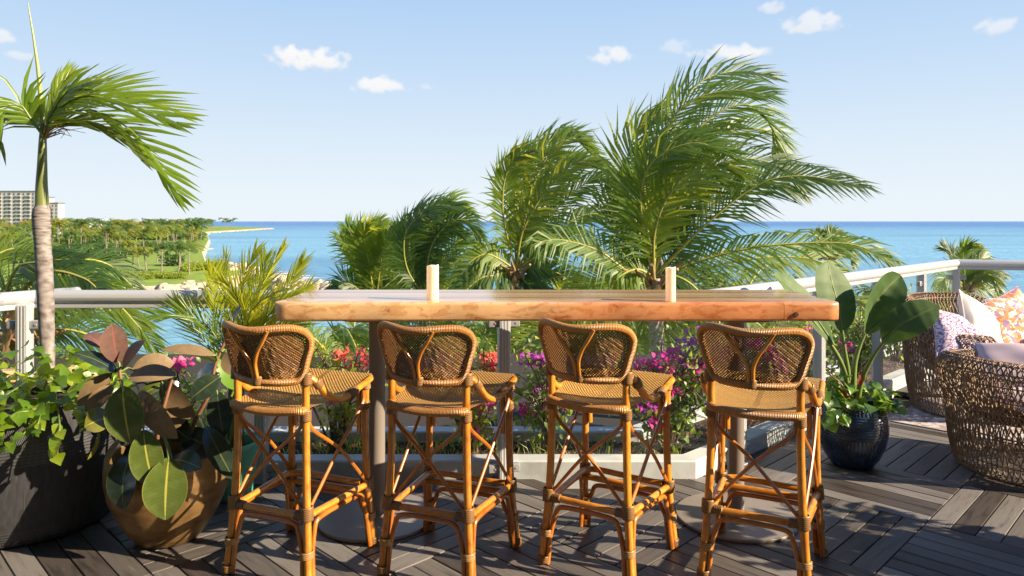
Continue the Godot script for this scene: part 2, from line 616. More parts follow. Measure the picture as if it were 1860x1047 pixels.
# ------------------------------------------------------------------ sky
func make_sky() -> PanoramaSkyMaterial:
	var w := 4096
	var h := 2048
	var im := Image.create(w, h, false, Image.FORMAT_RGBF)
	var stops := [[0.0, Vector3(0.300, 0.326, 0.347)], [2.0, Vector3(0.294, 0.323, 0.347)], [6.0, Vector3(0.259, 0.302, 0.343)], [11.0, Vector3(0.210, 0.268, 0.338)], [17.5, Vector3(0.158, 0.229, 0.326)], [30.0, Vector3(0.083, 0.144, 0.266)], [50.0, Vector3(0.041, 0.083, 0.184)], [90.0, Vector3(0.028, 0.057, 0.143)]]
	for y in h:
		var e := 90.0 - (y + 0.5) / h * 180.0
		var c := sky_at(stops, e)
		im.fill_rect(Rect2i(0, y, w, 1), Color(c.x, c.y, c.z))
	var n := FastNoiseLite.new()
	n.seed = 4
	n.frequency = 0.03
	n.fractal_octaves = 4
	var puffs := [[565, 110, 165, 62, 1.0], [520, 98, 70, 40, 0.9], [685, 156, 118, 46, 0.95], [1108, 103, 85, 44, 0.85], [1325, 96, 175, 36, 0.85], [1226, 86, 60, 40, 0.4], [1478, 42, 140, 56, 0.75], [1402, 14, 60, 30, 0.6], [1815, 48, 110, 42, 0.6], [5, 66, 60, 44, 0.7], [28, 100, 85, 24, 0.5], [775, 157, 40, 16, 0.35], [1350, 100, 90, 22, 0.5]]
	var blobs := []
	for p in puffs:
		var X: float = (p[0] - 930.0) / F
		var az := atan(X)
		var el := atan((402.0 - p[1]) / F * cos(az))
		blobs.append([az, el, p[2] / F * cos(az) * cos(az) * 0.5, p[3] / F * 0.5 * cos(az), p[4]])
	rng.seed = 99
	for k in 26:  # the same small trade-wind clouds go on all round
		var az2 := rr(0.75, TAU - 0.75)
		blobs.append([az2 if az2 < PI else az2 - TAU, rr(0.1, 0.6), rr(0.03, 0.1), rr(0.012, 0.03), rr(0.5, 1.0)])
	for b in blobs:
		var cx: float = b[0] / TAU * w  # straight ahead (-z) is the edge of the picture
		var cy: float = (0.5 - b[1] / PI) * h
		var rx: float = b[2] / TAU * w
		var ry: float = b[3] / PI * h
		for y in range(int(cy - ry * 1.7), int(cy + ry * 1.7)):
			for x in range(int(cx - rx * 1.5), int(cx + rx * 1.5)):
				var dx := (x - cx) / rx
				var dy := (y - cy) / ry
				if dy > 0.0:
					dy *= 1.4
				var q := n.get_noise_2d(x * 1.9, y * 2.6)
				var a: float = smoothstep(0.0, 0.8, 0.85 - (dx * dx + dy * dy) + q * 0.85) * b[4]
				if a <= 0.0:
					continue
				var xx := posmod(x, w)
				var old := im.get_pixel(xx, y)
				var shade := 0.352 - 0.02 * clampf(dy + q, -0.5, 1.0)
				im.set_pixel(xx, y, old.lerp(Color(shade, shade * 0.985, shade * 0.975), a * 0.92))
	var s := PanoramaSkyMaterial.new()
	s.panorama = ImageTexture.create_from_image(im)
	s.energy_multiplier = 1.0
	return s


func sky_at(stops: Array, e: float) -> Vector3:
	if e <= 0.0:
		return stops[0][1]
	for i in stops.size() - 1:
		if e <= stops[i + 1][0]:
			return stops[i][1].lerp(stops[i + 1][1], (e - stops[i][0]) / (stops[i + 1][0] - stops[i][0]))
	return stops[-1][1]


# ------------------------------------------------------------------ plants
# a feather frond: a bent rachis and two rows of leaflets that gravity and wind pull aside
func frond(pts: Array, size: float, n: int, w: float, wind: Vector3, droop: float, face: Vector3, fine := false, thick := 0.02, open_a := 1.15, start := 0.1) -> Array:
	var rac := MB.new()
	var lf := MB.new()
	var c := spline(pts, 28)
	rac.tube(c, thick, thick * 0.15, 5, false, false)
	for i in n:
		var t := start + (1.0 - start) * (i + rr(-0.3, 0.3)) / (n - 1)
		t = clampf(t, 0.0, 0.999)
		var f := t * 28.0
		var k := int(f)
		var p := c[k].lerp(c[k + 1], f - k)
		var T := (c[k + 1] - c[k]).normalized()
		var S := T.cross(face).normalized()
		var N := S.cross(T).normalized()
		var ln := size * pow(sin(PI * (0.14 + 0.76 * t)), 0.7)
		var a := lerpf(open_a, 0.3, t)
		for s in [-1, 1]:
			if rng.randf() < 0.03:
				continue
			var d: Vector3 = (S * s * sin(a) + T * cos(a) + N * rr(-0.1, 0.3)).normalized()
			d = (d + wind * rr(0.2, 0.4)).normalized()
			var d2: Vector3 = (d + wind * rr(0.5, 0.9) + Vector3.DOWN * droop * rr(0.6, 1.4)).normalized()
			var tw := (N + S * rr(-0.5, 0.5) + T * rr(-0.3, 0.3)).normalized()
			lf.leaflet(p, d, d2, tw, ln * rr(0.8, 1.1), w, fine)
	return [rac, lf]


func palm_trunk(base: Vector3, top: Vector3, r0: float, r1: float, bow: Vector3) -> MB:
	var b := MB.new()
	var n := 40
	var c := spline([base, base.lerp(top, 0.5) + bow, top], n)
	var first := 0
	var sides := 12
	for i in n + 1:
		var t := float(i) / n
		var r := lerpf(r0, r1, t) * (1.0 + (0.35 * exp(-t * 9.0)) + (0.05 if i % 2 == 0 else 0.0))
		for j in sides + 1:
			var th := -TAU * j / sides
			b.vert(c[i] + Vector3(cos(th) * r, 0, sin(th) * r), Vector2(float(j) / sides, t * base.distance_to(top)))
	for i in n:
		for j in sides:
			var a := first + i * (sides + 1) + j
			b.quad(a, a + sides + 1, a + sides + 2, a + 1)
	return b


# a coconut palm with the fronds given as pixel paths at its own distance, plus a few old stubs
func coconut(label: String, cx: float, cy: float, d: float, fronds: Array, ground: float, lean: Vector3, sd: int, leaf_size := 0.8, leaf_w := 0.045) -> Node3D:
	rng.seed = sd
	var crown := at(cx, cy, d)
	var foot := Vector3(crown.x, ground, crown.z) + lean
	var t := thing("coconut_palm", label, "palm tree", foot, 0.0, "coconut palms beside the terrace")
	build("trunk", [[palm_trunk(Vector3.ZERO, crown - foot, 0.17, 0.13, Vector3(0.3, 0, 0)), M.bark]], t)
	for f in fronds:
		var pts := [crown - foot]
		var dz: float = f[1]
		var path: Array = f[0]
		for k in path.size():
			pts.append(at(path[k][0], path[k][1], d + dz * (k + 1) / path.size()) - foot)
		var droop: float = f[2]
		var face: Vector3 = f[3] if f.size() > 3 else Vector3(rr(-0.2, 0.2), 0.55, 0.85)
		var q := frond(pts, leaf_size * rr(0.9, 1.1), 58, leaf_w, Vector3(0.5, 0.0, -0.1), droop, face.normalized(), false, 0.033)
		var kind := rng.randi_range(0, 2)
		build("frond", [[q[0], M.rachis], [q[1], M.palm[kind]]], t)
	var st := MB.new()
	var fb := MB.new()
	for k in 11:
		var a: float = k * 2.4
		var dir := Vector3(cos(a), rr(0.5, 1.4), sin(a)).normalized()
		var o := crown - foot + Vector3(cos(a) * 0.1, -0.25 + k * 0.02, sin(a) * 0.1)
		st.tube(spline([o, o + dir * 0.28, o + dir * 0.5 + Vector3(cos(a), 0, sin(a)) * 0.12], 4), 0.055, 0.03, 6)
	for k in 26:
		var a := rr(0, TAU)
		var o := crown - foot + Vector3(cos(a) * 0.15, rr(-0.4, 0.15), sin(a) * 0.15)
		var e := o + Vector3(cos(a) * 0.2, rr(-0.4, 0.3), sin(a) * 0.2)
		fb.leaf(o, e, Vector3(cos(a), 0.3, sin(a)), 0.14, [0.6, 1.0, 0.7, 0.1], 0.3, 0.1)
	build("frond_stubs", [[st, M.dry_stub]], t)
	build("fibre", [[fb, M.dry]], t)
	return t


# a coconut palm whose fronds are not singled out by the photograph
func wild_palm(label: String, crown: Vector3, ground: float, n: int, reach: float, sd: int, group: String, shade := -1) -> Node3D:
	rng.seed = sd
	var foot := Vector3(crown.x + rr(-0.6, 0.6), ground, crown.z + rr(-0.5, 0.5))
	var t := thing("coconut_palm", label, "palm tree", foot, 0.0, group)
	var o := crown - foot
	build("trunk", [[palm_trunk(Vector3.ZERO, o, 0.16, 0.12, Vector3(0.2, 0, 0.1)), M.bark]], t)
	for k in n:
		var a := k * 2.399 + rr(-0.3, 0.3)
		var lift := rr(0.0, 1.0)
		var h := Vector3(cos(a), 0, sin(a))
		var L := reach * rr(0.8, 1.1)
		var wind := Vector3(1, 0, 0)
		var pts := [o, o + h * L * 0.3 + Vector3.UP * L * (0.1 + 0.35 * lift), o + h * L * 0.62 + Vector3.UP * L * (0.05 + 0.5 * lift) + wind * L * 0.1, o + h * L * 0.8 + Vector3.UP * L * (-0.25 + 0.5 * lift) + wind * L * 0.28]
		var q := frond(pts, reach * 0.22, 52, 0.05, Vector3(0.7, 0, -0.1), 0.6, Vector3(0.1, 0.8, 0.4).normalized(), false, 0.028)
		build("frond", [[q[0], M.rachis], [q[1], M.palm[shade if shade >= 0 else rng.randi_range(0, 2)]]], t)
	return t


func far_palm_meshes() -> Array:
	var out := []
	for s in 5:
		rng.seed = 300 + s
		var b := MB.new()
		for k in 19:
			var a := k * 2.399 + rr(-0.3, 0.3)
			var lift := rr(-0.55, 1.4)
			var h := Vector3(cos(a), 0, sin(a))
			var L := rr(2.6, 3.7)
			var pts := [Vector3.ZERO, h * L * 0.35 + Vector3.UP * L * (0.1 + 0.3 * lift), h * L * 0.7 + Vector3.UP * L * (0.0 + 0.42 * lift) + Vector3(L * 0.12, 0, 0), h * L * 0.85 + Vector3.UP * L * (-0.22 + 0.45 * lift) + Vector3(L * 0.36, 0, 0)]
			var q := frond(pts, 1.1, 17, 0.17, Vector3(0.7, 0, 0), 0.4, Vector3(0, 1, 0.3).normalized(), false, 0.05)
			var first := b.v.size()
			for m in q:
				var off: int = b.v.size()
				b.v.append_array(m.v)
				b.uv.append_array(m.uv)
				b.c.append_array(m.c)
				for i in m.idx:
					b.idx.append(i + off)
		out.append(b)
	return out


func leaf_cloud(clumps: Array, n: int, size: float, sd: int) -> MB:
	rng.seed = sd
	var b := MB.new()
	for k in n:
		var cl: Array = clumps[rng.randi_range(0, clumps.size() - 1)]
		var dir := Vector3(rng.randfn(), rng.randfn(), rng.randfn()).normalized()
		var p: Vector3 = cl[0] + dir * (cl[1] as Vector3) * pow(rng.randf(), 0.4)
		var ax := (dir + Vector3(rng.randfn(), rng.randfn(), rng.randfn()) * 0.7 + Vector3(0, -0.3, 0)).normalized()
		var nr := (Vector3(rng.randfn(), 1.0 + rng.randfn(), rng.randfn())).normalized()
		var s := size * rr(0.6, 1.3)
		b.leaf(p, p + ax * s, nr, s * 0.5, [0.1, 1.0, 0.75, 0.05], 0.2, 0.08)
	return b


func broad_tree(label: String, where: Vector3, height: float, width: float, sd: int, kind: int, group := "") -> Node3D:
	rng.seed = sd
	var t := thing("leafy_tree", label, "tree", where, 0.0, group)
	var clumps := []
	var limbs := MB.new()
	var fork := Vector3(rr(-0.2, 0.2), height * 0.45, rr(-0.2, 0.2))
	limbs.tube(spline([Vector3.ZERO, fork * 0.5 + Vector3(0.15, 0, 0), fork], 8), 0.16, 0.1, 7)
	for k in 9:
		var a: float = k * 2.4
		var e := Vector3(cos(a) * width * rr(0.2, 0.45), height * rr(0.55, 0.95), sin(a) * width * rr(0.2, 0.45))
		limbs.tube(spline([fork, fork.lerp(e, 0.5) + Vector3(0, 0.2, 0), e], 5), 0.07, 0.02, 5)
		clumps.append([e, Vector3(width * rr(0.16, 0.28), height * rr(0.1, 0.17), width * rr(0.16, 0.28))])
	build("trunk", [[limbs, M.bark]], t)
	var cr := build("crown", [[leaf_cloud(clumps, 1500, 0.32, sd + 1), M.tree[kind]]], t)
	return t


# a bougainvillea: thin woody canes, small leaves, papery bracts in clusters at the cane ends
func bougainvillea(label: String, where: Vector3, w: float, h: float, leaves: int, kind: int, clusters: Array, sd: int, extra := 0) -> Node3D:
	rng.seed = sd
	var t := thing("bougainvillea", label, "bougainvillea", where, 0.0, "bougainvilleas in the planter bed")
	var tw := MB.new()
	var lf := MB.new()
	var ends := []
	for cl in clusters:
		ends.append(cl[0] - where)
	for k in 9 + extra:
		var a := rr(0, TAU)
		ends.append(Vector3(cos(a) * w * rr(0.25, 0.55), h * rr(0.45, 1.0), sin(a) * 0.22))
	for e in ends:
		var mid: Vector3 = e * Vector3(0.35, 0.6, 0.4) + Vector3(rr(-0.07, 0.07), 0.03, rr(-0.05, 0.05))
		var c := spline([Vector3(rr(-0.05, 0.05), 0, rr(-0.03, 0.03)), mid, e], 10)
		tw.tube(c, 0.008, 0.003, 5)
		for s in 2:
			var q := c[rng.randi_range(3, 8)]
			var g: Vector3 = q + Vector3(rr(-0.16, 0.16), rr(-0.02, 0.18), rr(-0.12, 0.12))
			tw.tube(PackedVector3Array([q, q.lerp(g, 0.5) + Vector3(0, 0.02, 0), g]), 0.004, 0.002, 4)
		var m := int(float(leaves) / ends.size())
		for i in m:
			var f := rr(2.5, 9.9)
			var p: Vector3 = c[int(f)].lerp(c[int(f) + 1], f - int(f)) + Vector3(rng.randfn(), rng.randfn(), rng.randfn()) * 0.045
			var ax := Vector3(rng.randfn(), rng.randfn() - 0.4, rng.randfn()).normalized()
			var s2 := rr(0.03, 0.058)
			lf.leaf(p, p + ax * s2, Vector3(rng.randfn(), 1.2, rng.randfn() + 0.4).normalized(), s2 * 0.62, [0.15, 1.0, 0.7, 0.03], 0.2, 0.1)
	build("branches", [[tw, M.twig]], t)
	var l := build("leaves", [[lf, M.bush[kind]]], t)
	l.set_meta("kind", "stuff")
	for cl in clusters:
		var fl := MB.new()
		for i in int(34 * cl[2]):
			var p: Vector3 = (cl[0] - where) + Vector3(rng.randfn() * 0.036, rng.randfn() * 0.022, rng.randfn() * 0.03) * (cl[2] as float)
			var ax := Vector3(rng.randfn(), rng.randfn() + 0.3, rng.randfn()).normalized()
			var s3 := rr(0.024, 0.038)
			fl.leaf(p, p + ax * s3, Vector3(rng.randfn(), rng.randfn(), rng.randfn()).normalized(), s3 * 0.85, [0.35, 1.0, 0.8, 0.1], 0.25, 0.15)
		build("flower_cluster", [[fl, M.bract[cl[1]]]], t)
	return t


func heart_leaves(mats: Array) -> Array:
	var out := []
	for k in 4:
		for m in mats:
			var b := MB.new()
			b.leaf(Vector3.ZERO, Vector3(0, 0, -1), Vector3.UP, 0.85 + 0.08 * k, [0.3, 0.85, 1.0, 0.86, 0.6, 0.3, 0.03], 0.12 + 0.05 * k, 0.06 + 0.03 * k, 0.06)
			out.append(mesh_of([[b, m]]))
	return out


func place_leaf(parent: Node3D, m: Mesh, p: Vector3, dir: Vector3, up: Vector3, s: float, called := "leaf") -> void:
	var z := -dir.normalized()
	var x := up.cross(z).normalized()
	var y := z.cross(x)
	put(called, m, parent, Transform3D(Basis(x * s, y * s, z * s), p))


# trailing pothos round a pot mouth: vines that leave the soil, hang over the rim and carry heart leaves
func pothos(parent: Node3D, centre: Vector3, rad: float, n_top: int, vines: Array, mats: Array, size: float, mound: float) -> void:
	var ms := heart_leaves(mats)
	for k in n_top:
		var a := rr(0, TAU)
		var q := sqrt(rng.randf())
		var p := centre + Vector3(cos(a) * rad * q, mound * (1.0 - q * q) * rr(0.2, 1.15) + rr(0.0, 0.05), sin(a) * rad * q)
		var dir := Vector3(cos(a) + rr(-0.9, 0.9), rr(-1.1, 0.6), sin(a) + rr(-0.9, 0.9))
		place_leaf(parent, ms[rng.randi_range(0, ms.size() - 1)], p, dir, Vector3(rr(-0.9, 0.9), 0.8, rr(-0.4, 1.1)), size * rr(0.65, 1.2))
	for vn in vines:
		var c := spline(vn, 14)
		var b := MB.new()
		b.tube(c, 0.004, 0.0025, 5)
		build("vine", [[b, M.stem_green]], parent)
		for i in range(2, 15, 2):
			var dir2 := Vector3(rr(-0.8, 0.8), rr(-1.0, 0.0), rr(0.0, 0.9))
			place_leaf(parent, ms[rng.randi_range(0, ms.size() - 1)], c[i], dir2, Vector3(rr(-0.5, 0.5), 0.6, 0.8), size * rr(0.55, 1.0))


func broad_leaf(parent: Node3D, m: Material, base: Vector3, tip: Vector3, nrm: Vector3, w: float, stem_from: Vector3, fold := 0.14, bend := 0.12, label := "", prof := [0.1, 0.42, 0.63, 0.77, 0.88, 0.95, 0.99, 1.0, 0.99, 0.95, 0.88, 0.76, 0.59, 0.38, 0.05]) -> void:
	var b := MB.new()
	b.leaf(base, tip, nrm.normalized(), w, prof, fold, bend)
	var s := MB.new()
	if stem_from != base:
		s.tube(spline([stem_from, stem_from.lerp(base, 0.6) + Vector3(0, 0.012, 0), base, base.lerp(tip, 0.15) - nrm.normalized() * 0.002], 6), 0.0055, 0.0035, 6)
	var o := build("leaf", [[b, m], [s, M.stem_green]], parent)
	if label:
		tag(o, label)


# ------------------------------------------------------------------ furniture
func make_stool() -> Node3D:
	var t := thing("bar_stool", "", "bar stool", Vector3.ZERO, 0.0, "rattan bar stools along the counter")
	var feet := {"bl": Vector3(-0.2, 0, 0.215), "br": Vector3(0.2, 0, 0.215), "fl": Vector3(-0.222, 0, -0.22), "fr": Vector3(0.222, 0, -0.22)}
	var tops := {"bl": Vector3(-0.168, 0.83, 0.19), "br": Vector3(0.168, 0.83, 0.19), "fl": Vector3(-0.2, 0.725, -0.19), "fr": Vector3(0.2, 0.725, -0.19)}
	var on := func(k: String, y: float) -> Vector3:
		var a: Vector3 = feet[k]
		var b: Vector3 = tops[k]
		var q := y / b.y
		var bow := 0.012 * sin(q * PI)
		return a.lerp(b, q) - Vector3(signf(a.x) * bow, 0, signf(a.z) * bow)
	for k in ["bl", "br", "fl", "fr"]:
		var b := MB.new()
		var pts := []
		for i in 7:
			pts.append(on.call(k, tops[k].y * i / 6.0))
		b.tube(spline(pts, 14), 0.0165, 0.015, 10)
		build("leg", [[b, M.pole]], t)
	# companion rods: they stand against each leg to the floor and arch under the footrests
	var arch := func(k1: String, k2: String, yr: float, inset: float) -> void:
		var a0: Vector3 = on.call(k1, 0.0)
		var b0: Vector3 = on.call(k2, 0.0)
		var dir := (b0 - a0).normalized()
		var pts := []
		for y in [0.004, 0.07, 0.13, yr - 0.075]:
			pts.append(on.call(k1, y) + dir * (0.0265 + (0.012 if y > 0.14 else 0.0)) + Vector3(0, 0, 0))
		pts.append(on.call(k1, yr - 0.035) + dir * 0.055)
		pts.append(on.call(k1, yr - 0.026) + dir * 0.11)
		pts.append((on.call(k1, yr - 0.025) + on.call(k2, yr - 0.025)) * 0.5)
		pts.append(on.call(k2, yr - 0.026) - dir * 0.11)
		pts.append(on.call(k2, yr - 0.035) - dir * 0.055)
		for y in [yr - 0.075, 0.13, 0.07, 0.004]:
			pts.append(on.call(k2, y) - dir * (0.0265 + (0.012 if y > 0.14 else 0.0)))
		var b := MB.new()
		b.tube(spline(pts, 44), 0.0105, 0.0105, 7)
		build("arched_brace", [[b, M.thin_pole]], t)
	arch.call("bl", "br", 0.275, 0.0)
	arch.call("fl", "fr", 0.235, 0.0)
	arch.call("bl", "fl", 0.285, 0.0)
	arch.call("br", "fr", 0.275, 0.0)
	var rail := func(pts: Array, r: float, called := "footrest") -> void:
		var b := MB.new()
		b.tube(spline(pts, 30), r, r, 9)
		build(called, [[b, M.pole]], t)
	rail.call([on.call("bl", 0.277), on.call("br", 0.277)], 0.014)
	rail.call([on.call("fl", 0.237), on.call("fr", 0.237)], 0.0145)
	rail.call([on.call("br", 0.277), on.call("fr", 0.272)], 0.014)
	# a bent rail runs along the left side and round the front
	var fl: Vector3 = on.call("fl", 0.29)
	var fr: Vector3 = on.call("fr", 0.285)
	rail.call([on.call("bl", 0.28) + Vector3(0.02, 0, 0), fl + Vector3(0.026, 0, 0.1), fl + Vector3(0.034, 0, 0.052), fl + Vector3(0.06, 0, 0.03), fl + Vector3(0.12, 0, 0.024), fr + Vector3(-0.1, 0, 0.024), fr + Vector3(-0.02, 0, 0.02)], 0.0135)
	# crossed braces at the back and both sides
	for pair in [["bl", "br"], ["bl", "fl"], ["br", "fr"]]:
		for w in 2:
			var k1: String = pair[w]
			var k2: String = pair[1 - w]
			var hi: float = 0.665 if k1[0] == "b" else 0.69
			var p0: Vector3 = on.call(k1, hi)
			var p3: Vector3 = on.call(k2, 0.3)
			var dir2: Vector3 = Vector3(p3.x - p0.x, 0, p3.z - p0.z).normalized()
			var out := dir2.cross(Vector3.UP) * (0.009 if w == 0 else -0.009)
			p0 += dir2 * 0.016
			p3 -= dir2 * 0.016
			var b := MB.new()
			b.tube(spline([p0, p0 + Vector3(0, -0.06, 0) + dir2 * 0.018 + out * 0.4, p0.lerp(p3, 0.5) + out, p3], 18), 0.0082, 0.0075, 7)
			build("cross_brace", [[b, M.thin_pole]], t)
	# short stubs beside the front legs under the seat
	for k in ["fl", "fr"]:
		var b := MB.new()
		var sx := -signf(feet[k].x)
		b.tube(PackedVector3Array([on.call(k, 0.71) + Vector3(sx * 0.028, 0, 0.012), on.call(k, 0.5) + Vector3(sx * 0.028, 0, 0.006)]), 0.011, 0.011, 8)
		build("corner_stub", [[b, M.pole]], t)
	# seat: a dipped woven sheet on a wrapped frame
	var side := [Vector3(0.172, 0.826, 0.188), Vector3(0.197, 0.79, 0.155), Vector3(0.208, 0.735, 0.105), Vector3(0.213, 0.705, 0.045), Vector3(0.216, 0.7, -0.01), Vector3(0.219, 0.718, -0.1), Vector3(0.219, 0.738, -0.195)]
	for s in [-1, 1]:
		var q := []
		for p in side:
			q.append(Vector3(p.x * s, p.y, p.z))
		var b := MB.new()
		b.tube(spline(q, 26), 0.0155, 0.0145, 10)
		build("side_rail", [[b, M.pole]], t)
	var fb := MB.new()
	fb.tube(spline([Vector3(-0.219, 0.738, -0.195), Vector3(-0.19, 0.74, -0.222), Vector3(-0.1, 0.737, -0.226), Vector3(0, 0.735, -0.227), Vector3(0.1, 0.737, -0.226), Vector3(0.19, 0.74, -0.222), Vector3(0.219, 0.738, -0.195)], 20), 0.0145, 0.0145, 10)
	build("front_rail", [[fb, M.wrapped]], t)
	fb = MB.new()
	fb.tube(spline([on.call("bl", 0.69) + Vector3(0, 0.0, 0.0), Vector3(-0.15, 0.69, 0.222), Vector3(0, 0.68, 0.232), Vector3(0.15, 0.69, 0.222), on.call("br", 0.69)], 20), 0.017, 0.017, 10)
	build("rear_rail", [[fb, M.wrapped]], t)
	var seat := MB.new()
	var nx := 20
	var nz := 20
	for j in nz + 1:
		var v2 := float(j) / nz
		var z := lerpf(0.222, -0.222, v2)
		var hw := lerpf(0.182, 0.212, minf(1.0, v2 * 1.6))
		for i in nx + 1:
			var u := float(i) / nx * 2.0 - 1.0
			var edge := 0.692 + 0.012 * smoothstep(0.3, 0.5, v2) + 0.042 * smoothstep(0.45, 1.0, v2)
			var y := edge - 0.02 * (1.0 - u * u) * sin(PI * clampf(v2, 0, 1)) + 0.008
			var zz := z + (0.008 * (1.0 - u * u) if v2 < 0.5 else -0.003)
			seat.vert(Vector3(u * hw, y, zz), Vector2(u * hw + 0.5 + v2 * 0.44, u * hw + 0.5 - v2 * 0.44) if u < 0 else Vector2(u * hw + 0.5 - v2 * 0.44, u * hw + 0.5 + v2 * 0.44))
	for j in nz:
		for i in nx:
			var a := j * (nx + 1) + i
			seat.quad(a, a + nx + 1, a + nx + 2, a + 1)
	build("seat", [[seat, M.weave]], t)
	# backrest: a closed wrapped frame, bent round the sitter, with open cane work and a forked splat
	var bend := func(x: float, y: float) -> Vector3:
		return Vector3(x, y, 0.258 - 0.105 * pow(absf(x) / 0.21, 2.0) + (y - 0.8) * 0.3)
	var outline := []
	for p in [[-0.12, 0.803], [0, 0.8], [0.12, 0.803], [0.152, 0.814], [0.17, 0.845], [0.184, 0.89], [0.2, 0.94], [0.203, 0.978], [0.184, 1.008], [0.135, 1.02], [0, 1.01], [-0.135, 1.02], [-0.184, 1.008], [-0.203, 0.978], [-0.2, 0.94], [-0.184, 0.89], [-0.17, 0.845], [-0.152, 0.814], [-0.12, 0.803]]:
		outline.append(p)
	var flat := spline2(outline, 90)
	flat.pop_back()
	var fr3 := PackedVector3Array()
	for p in flat:
		fr3.append(bend.call(p.x, p.y))
	var frame := MB.new()
	frame.tube(fr3, 0.0158, 0.0158, 12, true)
	build("back_frame", [[frame, M.wrapped]], t)
	var poly := PackedVector2Array()
	for p in flat:
		poly.append(p)
	var mesh_b := MB.new()
	var pitch := 0.0114
	for fam in 2:
		for k in range(-72, 73):
			var o := k * pitch
			var line := PackedVector2Array()
			for i in 34:
				var x := -0.25 + 0.5 * i / 33.0
				line.append(Vector2(x, 0.905 + (x + o) * (1.0 if fam == 0 else -1.0)))
			for piece in Geometry2D.intersect_polyline_with_polygon(line, poly):
				if piece.size() < 2:
					continue
				var p3 := PackedVector3Array()
				for i in piece.size():
					var q3: Vector3 = bend.call(piece[i].x, piece[i].y)
					q3.z += (0.0011 if (i + k) % 2 == 0 else -0.0011) * (1 if fam == 0 else -1)
					p3.append(q3)
				mesh_b.tube(p3, 0.0026, 0.0026, 4, false, false)
	build("cane_back", [[mesh_b, M.cane]], t)
	for s in [-1, 1]:
		var q2 := []
		for p in [[0.008, 0.8], [0.008, 0.845], [0.013, 0.885], [0.034, 0.93], [0.062, 0.97], [0.088, 1.012]]:
			q2.append((bend.call(p[0] * s * (1.0 if s > 0 else 1.12), p[1]) as Vector3) + Vector3(0, 0, 0.013))
		var b := MB.new()
		b.tube(spline(q2, 18), 0.0075, 0.0075, 8)
		build("splat", [[b, M.pole]], t)
	# cane bindings at the joints
	var tie := func(m: Material, p: Vector3, axis: Vector3, r: float, h: float, turns: int) -> void:
		var b := MB.new()
		b.wrap(p, axis, r, h, turns)
		build("binding", [[b, m]], t)
	for k in ["bl", "br", "fl", "fr"]:
		var ax: Vector3 = tops[k] - feet[k]
		var s: float = signf(feet[k].x)
		tie.call(M.binding, on.call(k, 0.285 if k[0] == "b" else 0.27), ax, 0.0245, 0.055, 7)
		tie.call(M.binding_pale, on.call(k, 0.13) + Vector3(-s * 0.006, 0, 0), ax, 0.0265, 0.03, 4)
		tie.call(M.binding, on.call(k, 0.02) + Vector3(-s * 0.006, 0, 0), ax, 0.026, 0.03, 4)
		if k[0] == "b":
			tie.call(M.binding, on.call(k, 0.665), ax, 0.021, 0.045, 6)
			tie.call(M.binding, (on.call(k, 0.81) as Vector3) + Vector3(s * 0.004, 0, 0), ax, 0.0225, 0.05, 6)
			tie.call(M.binding, side[1] * Vector3(s, 1, 1), (side[2] - side[1]) * Vector3(s, 1, 1), 0.0185, 0.035, 5)
		else:
			tie.call(M.binding_pale, on.call(k, 0.712), ax, 0.0195, 0.045, 5)
			tie.call(M.binding, on.call(k, 0.62), ax, 0.019, 0.035, 4)
			tie.call(M.binding, (side[4] + side[5]) * 0.5 * Vector3(s, 1, 1), (side[5] - side[4]) * Vector3(s, 1, 1), 0.0175, 0.06, 8)
	tie.call(M.binding, (on.call("bl", 0.277) as Vector3).lerp(on.call("br", 0.277), 0.1), Vector3.RIGHT, 0.0175, 0.04, 5)
	tie.call(M.binding, (on.call("bl", 0.277) as Vector3).lerp(on.call("br", 0.277), 0.9), Vector3.RIGHT, 0.0175, 0.04, 5)
	tie.call(M.binding, (bend.call(0, 0.806) as Vector3) + Vector3(0, 0, 0.004), Vector3.UP, 0.021, 0.036, 4)
	return t


